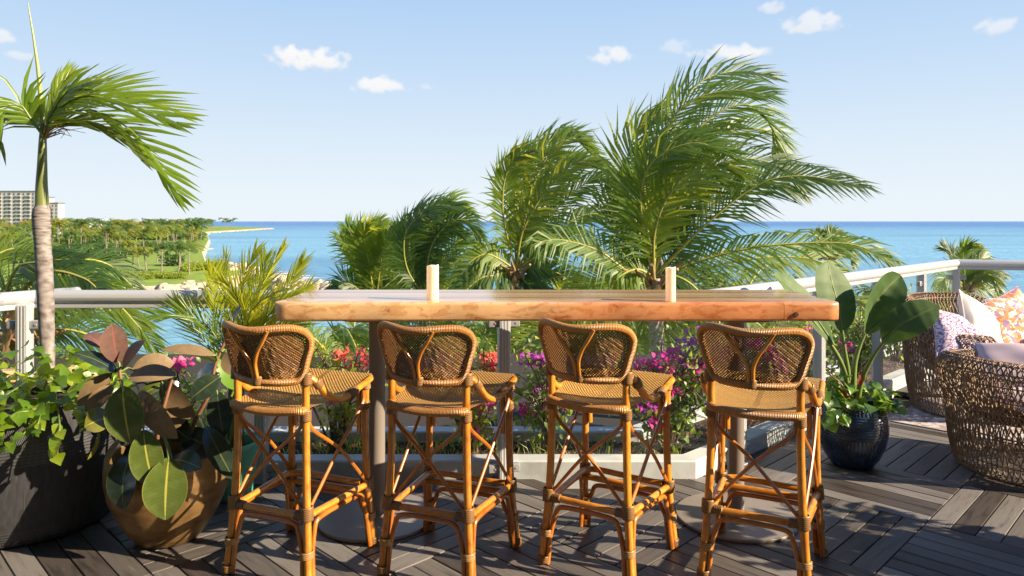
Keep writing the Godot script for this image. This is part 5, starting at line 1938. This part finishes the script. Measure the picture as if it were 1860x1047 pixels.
# ------------------------------------------------------------------ pots on the left
func make_left_pots() -> void:
	rng.seed = 61
	var o := Vector3(-2.31, 0, -3.44)
	var t := thing("potted_palm", "tall potted palm with trailing pothos in a big black combed planter", "potted plant", o)
	var pot := MB.new()
	pot.lathe([Vector2(0.0, 0.0), Vector2(0.335, 0.0), Vector2(0.35, 0.012), Vector2(0.375, 0.08), Vector2(0.402, 0.2), Vector2(0.415, 0.34), Vector2(0.408, 0.46), Vector2(0.388, 0.55), Vector2(0.37, 0.592), Vector2(0.357, 0.6), Vector2(0.338, 0.592), Vector2(0.335, 0.5)], 72)
	build("planter_pot", [[pot, M.black_pot]], t)
	var soil := MB.new()
	soil.lathe([Vector2(0.345, 0.525), Vector2(0.2, 0.55), Vector2(0.0, 0.56)], 30)
	build("soil", [[soil, M.soil]], t)
	var tb := at(88, 695, 3.44) - o
	var top := at(76, 372, 3.44) - o
	# ringed grey trunk, then the smooth green crownshaft
	var tr := MB.new()
	var c := spline([Vector3(tb.x + 0.006, 0.5, tb.z), tb, at(80, 500, 3.44) - o, at(75, 410, 3.44) - o, top], 64)
	for i in 65:
		var y := float(i) / 64
		var r := lerpf(0.029, 0.039, smoothstep(0.1, 0.75, y)) + 0.002 * sin(y * 17.0) + (0.0016 if i % 3 == 0 else 0.0) - (0.008 * smoothstep(0.93, 1.0, y))
		for j in 17:
			var th := -TAU * j / 16
			tr.vert(c[i] + Vector3(cos(th) * r, 0, sin(th) * r), Vector2(j / 16.0, y * 1.2))
	for i in 64:
		for j in 16:
			var a := i * 17 + j
			tr.quad(a, a + 17, a + 18, a + 1)
	var tb2 := ntex(0.05, [lin(0.06, 0.045, 0.042), lin(0.15, 0.13, 0.125), lin(0.23, 0.21, 0.205), lin(0.31, 0.295, 0.29)], 64, 256, FastNoiseLite.TYPE_SIMPLEX_SMOOTH, 93)
	var tm := textured(tb2, 0.8, Vector3(1, 2.6, 1))
	relief(tm, tb2, 0.3)
	build("trunk", [[tr, tm]], t)
	var cs := MB.new()
	cs.tube(spline([at(76, 376, 3.44) - o, at(75, 340, 3.44) - o, at(76, 300, 3.44) - o, at(77, 255, 3.44) - o, at(78, 225, 3.44) - o], 16), 0.031, 0.012, 14)
	build("crownshaft", [[cs, plain(lin(0.13, 0.16, 0.045), 0.4)]], t)
	var spear := MB.new()
	spear.tube(spline([at(78, 250, 3.44) - o, at(71, 150, 3.44) - o, at(62, 80, 3.44) - o, at(50, 5, 3.44) - o], 16), 0.013, 0.002, 8)
	build("spear_leaf", [[spear, leafmat(lin(0.3, 0.36, 0.1), lin(0.1, 0.12, 0.02), 0.4)]], t)
	var crown := at(78, 246, 3.44) - o
	var fr := [
		[[[110, 190], [165, 165], [240, 172], [330, 205]], 0.1, 1, 0.34, 0.15],
		[[[105, 200], [160, 175], [235, 190], [320, 222]], -0.2, 0, 0.32, 0.2],
		[[[110, 215], [165, 200], [235, 235], [290, 300], [318, 350]], -0.1, 0, 0.32, 0.35],
		[[[92, 200], [105, 165], [120, 140]], 0.15, 1, 0.2, 0.1],
		[[[95, 205], [125, 165], [165, 150]], -0.15, 1, 0.22, 0.2],
		[[[55, 215], [35, 190], [10, 195], [-10, 235]], -0.1, 0, 0.24, 0.6],
		[[[60, 225], [30, 205], [5, 225], [-5, 270]], 0.15, 2, 0.22, 0.7],
		[[[110, 225], [160, 220], [220, 245], [260, 285]], 0.05, 2, 0.24, 0.4]]
	for f in fr:
		var pts := [crown]
		for k in f[0].size():
			pts.append(at(f[0][k][0], f[0][k][1], 3.44 + f[1] * (k + 1) / f[0].size()) - o)
		var wind := Vector3(0.75, 0.0, 0.0) if f[0][-1][0] > 60 else Vector3(0.2, 0, 0)
		var q := frond(pts, f[3], 17, 0.02, wind, f[4], Vector3(rr(-0.2, 0.2), 0.7, 0.7).normalized(), true, 0.008, 0.8, 0.16)
		build("frond", [[q[0], M.stem_green], [q[1], M.manila[f[2]]]], t)
	var dry := MB.new()
	for k in 12:
		var a := rr(-0.6, 1.2)
		dry.tube(spline([crown + Vector3(0, -0.02, 0), crown + Vector3(rr(0.03, 0.1), rr(0.0, 0.06), rr(-0.05, 0.05)), crown + Vector3(rr(0.08, 0.2), rr(-0.04, 0.06), rr(-0.08, 0.08))], 5), 0.003, 0.001, 4)
	build("dry_strands", [[dry, M.dry]], t)
	var v := []
	for q in [[[60, 745, 3.2], [50, 780, 3.0], [20, 805, 2.98], [0, 815, 2.97]], [[105, 745, 3.15], [108, 775, 3.0], [106, 800, 2.98], [104, 826, 2.97]], [[20, 745, 3.2], [10, 770, 3.02], [2, 800, 3.0]], [[100, 725, 3.2], [60, 745, 3.05], [30, 750, 3.0], [5, 765, 3.0]], [[130, 730, 3.2], [150, 750, 3.08], [158, 775, 3.06]], [[75, 745, 3.15], [70, 765, 3.0], [64, 780, 2.99]], [[40, 700, 3.2], [15, 715, 3.05], [-15, 735, 3.0]]]:
		var w := []
		for p in q:
			w.append(at(p[0], p[1], p[2]) - o)
		v.append(w)
	pothos(t, Vector3(0, 0.56, 0.02), 0.41, 295, v, M.pothos, 0.066, 0.23)

	# ---- rubber plant in the bronze pot
	rng.seed = 62
	o = Vector3(-1.555, 0, -3.24)
	t = thing("potted_rubber_plant", "rubber plant with large glossy leaves spilling over a bronze pot", "potted plant", o)
	pot = MB.new()
	pot.lathe([Vector2(0.0, 0.0), Vector2(0.118, 0.0), Vector2(0.135, 0.008), Vector2(0.165, 0.045), Vector2(0.211, 0.12), Vector2(0.248, 0.21), Vector2(0.262, 0.29), Vector2(0.261, 0.35), Vector2(0.256, 0.39), Vector2(0.25, 0.396), Vector2(0.243, 0.39), Vector2(0.24, 0.28)], 64)
	build("bronze_pot", [[pot, M.bronze]], t)
	soil = MB.new()
	soil.lathe([Vector2(0.244, 0.31), Vector2(0.0, 0.32)], 30)
	build("soil", [[soil, M.soil]], t)
	var stems := [[Vector3(-0.03, 0.3, 0.02), at(240, 760, 3.12) - o, at(222, 705, 3.1) - o, at(216, 668, 3.1) - o], [Vector3(0.04, 0.3, 0.0), at(352, 770, 3.2) - o, at(380, 715, 3.18) - o, at(392, 660, 3.2) - o, at(418, 600, 3.22) - o], [Vector3(0.0, 0.3, 0.05), at(285, 790, 3.08) - o, at(300, 730, 3.08) - o, at(312, 690, 3.1) - o]]
	for s in stems:
		var b := MB.new()
		b.tube(spline(s, 16), 0.011, 0.006, 8)
		build("stem", [[b, M.stem_red]], t)
	# base x, y, d, tip x, y, d, width in px, material, leaf normal, stem point px x, y, d
	var lv := [
		[222, 702, 3.0, 237, 806, 2.97, 68, 0, [0.1, 0.35, 1], 220, 690, 3.08],
		[260, 782, 2.98, 281, 887, 2.93, 58, 0, [0.15, 0.3, 1], 262, 740, 3.06],
		[306, 832, 2.95, 300, 945, 2.9, 76, 0, [0.2, 0.4, 1], 296, 790, 3.0],
		[253, 710, 3.04, 322, 797, 3.0, 44, 2, [-0.35, 0.4, 0.9], 240, 700, 3.08],
		[203, 757, 3.0, 153, 776, 2.95, 50, 1, [-0.15, 0.6, 1], 215, 740, 3.06],
		[215, 660, 3.1, 203, 589, 3.12, 46, 4, [0.3, 0.1, 1], 217, 672, 3.1],
		[222, 671, 3.08, 263, 619, 3.05, 34, 4, [-0.5, 0.5, 0.8], 217, 672, 3.1],
		[211, 677, 3.1, 133, 642, 3.05, 34, 3, [-0.1, 0.9, 0.45], 217, 676, 3.1],
		[192, 632, 3.16, 154, 608, 3.2, 28, 4, [0.2, 0.8, 0.7], 214, 660, 3.12],
		[232, 688, 3.15, 320, 682, 3.2, 40, 2, [0.1, 0.75, 0.6], 218, 680, 3.1],
		[240, 672, 3.2, 316, 660, 3.28, 44, 2, [0.1, 0.6, 0.8], 218, 676, 3.12],
		[202, 679, 3.12, 141, 738, 3.08, 34, 2, [0.4, 0.5, 0.8], 216, 672, 3.1],
		[206, 700, 3.08, 158, 748, 3.05, 30, 2, [0.5, 0.6, 0.7], 218, 690, 3.08],
		[238, 820, 3.0, 225, 927, 2.92, 60, 3, [-0.2, 0.25, 1], 240, 780, 3.06],
		[221, 795, 3.02, 190, 862, 2.98, 30, 2, [-0.7, 0.3, 0.7], 232, 770, 3.08],
		[293, 693, 3.12, 354, 760, 3.1, 46, 2, [-0.4, 0.3, 0.9], 300, 720, 3.1],
		[394, 712, 3.12, 407, 794, 3.06, 44, 3, [0.1, 0.3, 1], 386, 705, 3.18],
		[373, 775, 3.05, 425, 872, 2.98, 40, 3, [0.35, 0.35, 1], 360, 755, 3.18],
		[390, 646, 3.14, 293, 636, 3.1, 26, 2, [0.1, 0.85, 0.55], 394, 655, 3.2],
		[400, 684, 3.16, 345, 726, 3.1, 40, 3, [0.3, 0.4, 0.9], 392, 680, 3.18],
		[424, 588, 3.2, 438, 555, 3.2, 15, 3, [-0.7, 0, 0.7], 418, 600, 3.22],
		[428, 708, 3.3, 402, 640, 3.3, 44, 5, [0.5, 0.3, 0.8], 420, 720, 3.3],
		[312, 835, 3.06, 366, 852, 3.02, 42, 0, [0.1, 0.8, 0.7], 300, 800, 3.08],
		[180, 786, 3.02, 158, 836, 3.0, 10, 1, [0.9, 0.2, 0.3], 200, 760, 3.06],
		[330, 790, 3.2, 380, 812, 3.2, 46, 3, [0.0, 0.6, 0.8], 320, 770, 3.15],
		[300, 760, 3.18, 345, 800, 3.15, 44, 3, [-0.1, 0.5, 0.9], 300, 750, 3.1],
		[270, 700, 3.2, 330, 720, 3.25, 44, 3, [0.1, 0.7, 0.7], 240, 700, 3.12],
		[262, 740, 3.12, 225, 790, 3.08, 40, 3, [0.2, 0.5, 0.9], 262, 745, 3.1],
		[250, 725, 3.1, 300, 700, 3.15, 38, 0, [0.0, 0.9, 0.4], 226, 710, 3.1],
		[340, 745, 3.16, 300, 775, 3.12, 40, 2, [0.2, 0.5, 0.8], 352, 750, 3.2],
		[410, 640, 3.24, 440, 680, 3.2, 40, 2, [-0.3, 0.5, 0.8], 402, 640, 3.2],
		[395, 668, 3.2, 352, 690, 3.25, 36, 3, [0.1, 0.8, 0.5], 392, 670, 3.2],
		[240, 800, 3.08, 268, 870, 3.02, 50, 3, [0.2, 0.3, 1], 245, 780, 3.08]]
	M.rubber.append(leafmat(lin(0.12, 0.26, 0.03), lin(0.55, 0.75, 0.08), 0.35))
	var names := {3: "olive-brown leaf seen from below", 5: "upright purple-brown leaf at the top", 6: "small pinkish-brown leaf at the top", 13: "dark green leaf with a ragged pale edge hanging on the pot", 17: "dark glossy leaf hanging over the pot's right rim", 4: "yellowish leaf shining in the sun", 21: "light green round leaf lit from behind"}
	for i in lv.size():
		var q: Array = lv[i]
		var w: float = q[6] * q[2] / F
		broad_leaf(t, M.rubber[q[7]], at(q[0], q[1], q[2]) - o, at(q[3], q[4], q[5]) - o, Vector3(q[8][0], q[8][1], q[8][2]), w, at(q[9], q[10], q[11]) - o, 0.16, rr(0.06, 0.13), names.get(i, ""))

	# ---- areca palm in the teal pot behind
	rng.seed = 63
	o = Vector3(-1.457, 0, -3.73)
	t = thing("potted_areca_palm", "bright feathery areca palm in a small teal pot behind the rubber plant", "potted plant", o)
	pot = MB.new()
	pot.lathe([Vector2(0.0, 0.0), Vector2(0.095, 0.0), Vector2(0.1, 0.006), Vector2(0.112, 0.12), Vector2(0.122, 0.25), Vector2(0.13, 0.255), Vector2(0.13, 0.28), Vector2(0.122, 0.284), Vector2(0.116, 0.28), Vector2(0.114, 0.22)], 40)
	build("teal_pot", [[pot, M.teal]], t)
	soil = MB.new()
	soil.lathe([Vector2(0.118, 0.23), Vector2(0.0, 0.24)], 24)
	build("soil", [[soil, M.soil]], t)
	var root := Vector3(0, 0.24, 0)
	var af := [
		[[[432, 680], [455, 570], [485, 500], [513, 452]], -0.1, 0], [[[436, 690], [470, 590], [515, 530], [551, 473]], 0.05, 1], [[[426, 680], [428, 580], [440, 510], [465, 455]], 0.1, 1], [[[420, 690], [400, 600], [388, 530], [384, 488]], -0.05, 1], [[[440, 700], [490, 620], [540, 580], [585, 560]], 0.05, 1],
		[[[416, 690], [390, 610], [345, 575], [283, 572]], -0.15, 2], [[[418, 700], [385, 640], [345, 590], [318, 548]], 0.1, 0], [[[440, 720], [475, 660], [520, 640], [560, 660]], -0.25, 0], [[[430, 670], [450, 560], [470, 510], [482, 470]], 0.12, 0],
		[[[424, 670], [415, 580], [405, 520], [410, 470]], 0.15, 0], [[[436, 700], [460, 620], [490, 570], [530, 545]], -0.2, 0], [[[432, 720], [470, 690], [505, 690], [530, 720]], 0.0, 2], [[[438, 690], [480, 600], [520, 560], [560, 520]], 0.15, 1], [[[428, 690], [440, 600], [430, 540], [400, 510]], -0.15, 1], [[[432, 690], [445, 610], [460, 560], [500, 530]], -0.25, 1]]
	for f in af:
		var pts := [root + Vector3(rr(-0.06, 0.06), 0, rr(-0.05, 0.05))]
		for k in f[0].size():
			pts.append(at(f[0][k][0], f[0][k][1], 3.72 + f[1] * (k + 1) / f[0].size() * 0.8) - o)
		var q := frond(pts, 0.19, 27, 0.0085, Vector3(0.12, 0.12, 0), 0.15, Vector3(rr(-0.8, 0.8), 0.3, 0.8).normalized(), true, 0.006, 0.75, 0.36)
		build("frond", [[q[0], M.stem_green], [q[1], M.areca[f[2]]]], t)


func make_right_pot() -> void:
	rng.seed = 71
	var o := Vector3(1.997, 0, -4.2)
	var t := thing("potted_bird_of_paradise", "broad paddle-leaved plant with pothos in a round dark blue glazed pot", "potted plant", o)
	var pot := MB.new()
	pot.lathe([Vector2(0.0, 0.0), Vector2(0.098, 0.0), Vector2(0.115, 0.008), Vector2(0.15, 0.06), Vector2(0.18, 0.13), Vector2(0.195, 0.21), Vector2(0.196, 0.27), Vector2(0.188, 0.32), Vector2(0.182, 0.345), Vector2(0.18, 0.36), Vector2(0.173, 0.364), Vector2(0.166, 0.36), Vector2(0.165, 0.28)], 60)
	build("blue_pot", [[pot, M.blue_pot]], t)
	var soil := MB.new()
	soil.lathe([Vector2(0.17, 0.315), Vector2(0.0, 0.33)], 30)
	build("soil", [[soil, M.soil]], t)
	# stems then blades: base, tip, normal, width, fold
	var st := [[[1543, 735, 4.2], [1536, 680, 4.2], [1512, 630, 4.16], [1470, 575, 4.1]], [[1545, 735, 4.22], [1541, 680, 4.2], [1535, 640, 4.18], [1530, 600, 4.16]], [[1550, 735, 4.2], [1552, 670, 4.2], [1560, 635, 4.2], [1572, 606, 4.2]], [[1556, 735, 4.18], [1566, 690, 4.15], [1585, 650, 4.1], [1606, 620, 4.05]]]
	for k in st.size():
		var pts := []
		for p in st[k]:
			pts.append(at(p[0], p[1], p[2]) - o)
		var b := MB.new()
		b.tube(spline(pts, 18), 0.019, 0.008, 10)
		build("stem", [[b, M.stem_green]], t)
	var prof := [0.05, 0.55, 0.8, 0.92, 0.99, 1.02, 1.0, 0.94, 0.82, 0.6, 0.06]
	paddle(t, o, [[1515, 626, 4.14], [1470, 560, 4.12], [1432, 520, 4.1], [1405, 498, 4.08]], 50, Vector3(-0.35, 0.85, 0.55), 0.22, prof)
	paddle(t, o, [[1530, 606, 4.16], [1524, 560, 4.18], [1512, 515, 4.22], [1503, 474, 4.28]], 80, Vector3(0.25, 0.1, 1.0), 0.14, prof)
	paddle(t, o, [[1571, 608, 4.2], [1582, 565, 4.2], [1605, 530, 4.2], [1636, 500, 4.22]], 82, Vector3(0.35, 0.35, 0.9), 0.75, prof)
	paddle(t, o, [[1604, 622, 4.05], [1635, 592, 4.0], [1670, 572, 3.97], [1706, 556, 3.96]], 60, Vector3(0.15, 0.6, 0.85), 0.2, prof)
	paddle(t, o, [[1577, 607, 4.14], [1595, 592, 4.12], [1612, 583, 4.1], [1625, 576, 4.1]], 18, Vector3(0, 0.6, 0.8), 0.2, prof)
	# rolled young leaf and red sheaths
	var sp := MB.new()
	sp.tube(spline([at(1545, 730, 4.15) - o, at(1530, 700, 4.1) - o, at(1514, 684, 4.06) - o], 6), 0.007, 0.001, 6)
	build("young_leaf", [[sp, plain(lin(0.4, 0.2, 0.16), 0.5)]], t)
	for q in [[1538, 726, 1522, 704], [1560, 700, 1572, 664]]:
		var b := MB.new()
		b.leaf(at(q[0], q[1], 4.14) - o, at(q[2], q[3], 4.14) - o, Vector3(0, 0.2, 1), 0.035, [0.8, 1.0, 0.7, 0.1], 0.4, 0.05)
		build("sheath", [[b, leafmat(lin(0.3, 0.07, 0.04), lin(0.3, 0.08, 0.03), 0.5)]], t)
	var v := []
	for q in [[[1530, 752, 4.1], [1515, 745, 4.0], [1500, 752, 3.98], [1508, 765, 3.98]], [[1570, 752, 4.1], [1600, 735, 4.05], [1625, 735, 4.02], [1628, 745, 4.0]], [[1510, 735, 4.1], [1495, 715, 4.05], [1490, 700, 4.05]], [[1545, 752, 4.08], [1535, 755, 3.99], [1528, 762, 3.98]]]:
		var w := []
		for p in q:
			w.append(at(p[0], p[1], p[2]) - o)
		v.append(w)
	pothos(t, Vector3(0.02, 0.34, 0.0), 0.21, 125, v, M.pothos_dark, 0.078, 0.13)


# a paddle leaf whose midrib follows a path
func paddle(t: Node3D, o: Vector3, path: Array, wpx: float, nrm: Vector3, fold: float, prof: Array) -> void:
	var pts := []
	for p in path:
		pts.append(at(p[0], p[1], p[2]) - o)
	var n := 26
	var c := spline(pts, n)
	var b := MB.new()
	var w: float = wpx * 4.15 / F
	for i in n + 1:
		var s := float(i) / n
		var T := (c[mini(i + 1, n)] - c[maxi(i - 1, 0)]).normalized()
		var side := T.cross(nrm).normalized()
		var up := side.cross(T)
		var f := s * (prof.size() - 1)
		var k := mini(int(f), prof.size() - 2)
		var hw: float = lerpf(prof[k], prof[k + 1], f - k) * w * 0.5
		for j in 7:
			var u := (j - 3) / 3.0
			b.vert(c[i] + side * hw * u * (1.0 - 0.25 * fold * absf(u)) + up * (fold * hw * absf(u) - 0.12 * hw * u * u + 0.012 * hw * sin(s * 40.0 + u * 2.0)), Vector2(0.5 + u * 0.5, s))
	for i in n:
		for j in 6:
			var a := i * 7 + j
			b.quad(a, a + 7, a + 8, a + 1)
	var r := MB.new()
	r.tube(c, 0.006, 0.0015, 6)
	var o2 := build("leaf", [[b, M.paradise]], t)
	build("midrib", [[r, M.stem_green]], o2)


# ------------------------------------------------------------------ lounge corner
func make_lounge() -> void:
	var rug := MB.new()
	rug.box(Vector3(2.3, 0.008, 1.9), Vector3.ZERO, 0.002)
	var rt := floral(301, lin(0.4, 0.385, 0.39), [lin(0.26, 0.18, 0.16), lin(0.46, 0.45, 0.46), lin(0.27, 0.22, 0.21)], 0.04, 0.14)
	var ro := build("rug", [[rug, textured(rt, 0.95, Vector3(0.9, 0.9, 1))]])
	ro.rotation.y = PI / 4
	ro.position = Vector3(2.68, 0.0045, -5.12) + Vector3(0.7071, 0, -0.7071) * 1.15 + Vector3(0.7071, 0, 0.7071) * 0.95
	tag(ro, "faded grey and rust patterned rug under the wicker armchairs", "rug")
	make_tub("taller woven wicker armchair at the back, heaped with cushions", Vector3(3.5, 0.009, -5.4), 3.55, 0.5, 0.84, 0.62, 81)
	rng.seed = 91
	for q in [[3.15, -2.55, "clipped leafy shrub in a square planter out at the right"], [3.5, -1.75, "second leafy shrub in a square planter, nearer the building"]]:
		var ps := thing("potted_shrub", q[2], "potted plant", Vector3(q[0], 0, q[1]), PI / 4)
		var pb := MB.new()
		pb.box(Vector3(0.55, 0.45, 0.55), Vector3(0, 0.225, 0), 0.01)
		build("planter_box", [[pb, M.black_pot]], ps)
		var cl := []
		for k in 9:
			cl.append([Vector3(rr(-0.3, 0.3), rr(0.5, 0.95), rr(-0.3, 0.3)), Vector3(0.24, 0.2, 0.24)])
		build("foliage", [[leaf_cloud(cl, 1100, 0.13, int(q[0] * 100)), M.bush[2]]], ps)
	make_tub("round woven wicker armchair in front, turned with its back to the stools", Vector3(2.99, 0.009, -4.08), -0.7, 0.45, 0.66, 0.62, 82)
	var white := plain(lin(0.74, 0.66, 0.6), 0.9)
	var blue := textured(floral(311, lin(0.72, 0.68, 0.7), [lin(0.12, 0.1, 0.36), lin(0.4, 0.04, 0.05), lin(0.3, 0.22, 0.5)], 0.07, 0.32), 0.9)
	var orange := textured(floral(321, lin(0.75, 0.66, 0.6), [lin(0.7, 0.16, 0.05), lin(0.3, 0.2, 0.36), lin(0.72, 0.3, 0.14)], 0.025, 0.17), 0.9)
	var pink := plain(lin(0.5, 0.4, 0.44), 0.9)
	var face := func(n: Vector3, roll: float) -> Basis:
		var z := n.normalized()
		var x := Vector3.UP.cross(z).normalized()
		return Basis(x, z.cross(x), z) * Basis(Vector3(0, 0, 1), roll)
	pillow("cushion", "plain white cushion in the middle of the back armchair", at(1782, 600, 5.25), face.call(Vector3(0.55, 0.35, 0.75), -0.5), 0.46, 0.46, 0.09, white)
	pillow("cushion", "white cushion with small blue and dark red flowers, lowest in the back armchair", at(1752, 618, 5.12), face.call(Vector3(0.15, 0.6, 0.8), -0.35), 0.46, 0.42, 0.08, blue)
	pillow("cushion", "cushion with orange and violet flower print at the right of the back armchair", at(1838, 596, 5.4), face.call(Vector3(0.1, 0.35, 0.93), 0.35), 0.5, 0.5, 0.09, orange)
	pillow("cushion", "pale cushion leaning behind the orange print one", at(1868, 590, 5.6), face.call(Vector3(-0.1, 0.3, 0.95), 0.2), 0.5, 0.5, 0.08, white)
	pillow("cushion", "pinkish grey seat cushion showing over the rim of the front armchair", at(1862, 665, 4.25), face.call(Vector3(-0.3, 0.9, 0.4), 0.1), 0.5, 0.42, 0.06, pink)
	pillow("seat_pad", "flat white seat pad inside the back armchair", Vector3(3.55, 0.41, -5.35), Basis(Vector3.RIGHT, -PI / 2), 0.66, 0.66, 0.07, white)
	pillow("seat_pad", "flat pink seat pad inside the front armchair", Vector3(3.02, 0.41, -4.08), Basis(Vector3.RIGHT, -PI / 2), 0.6, 0.6, 0.07, pink)
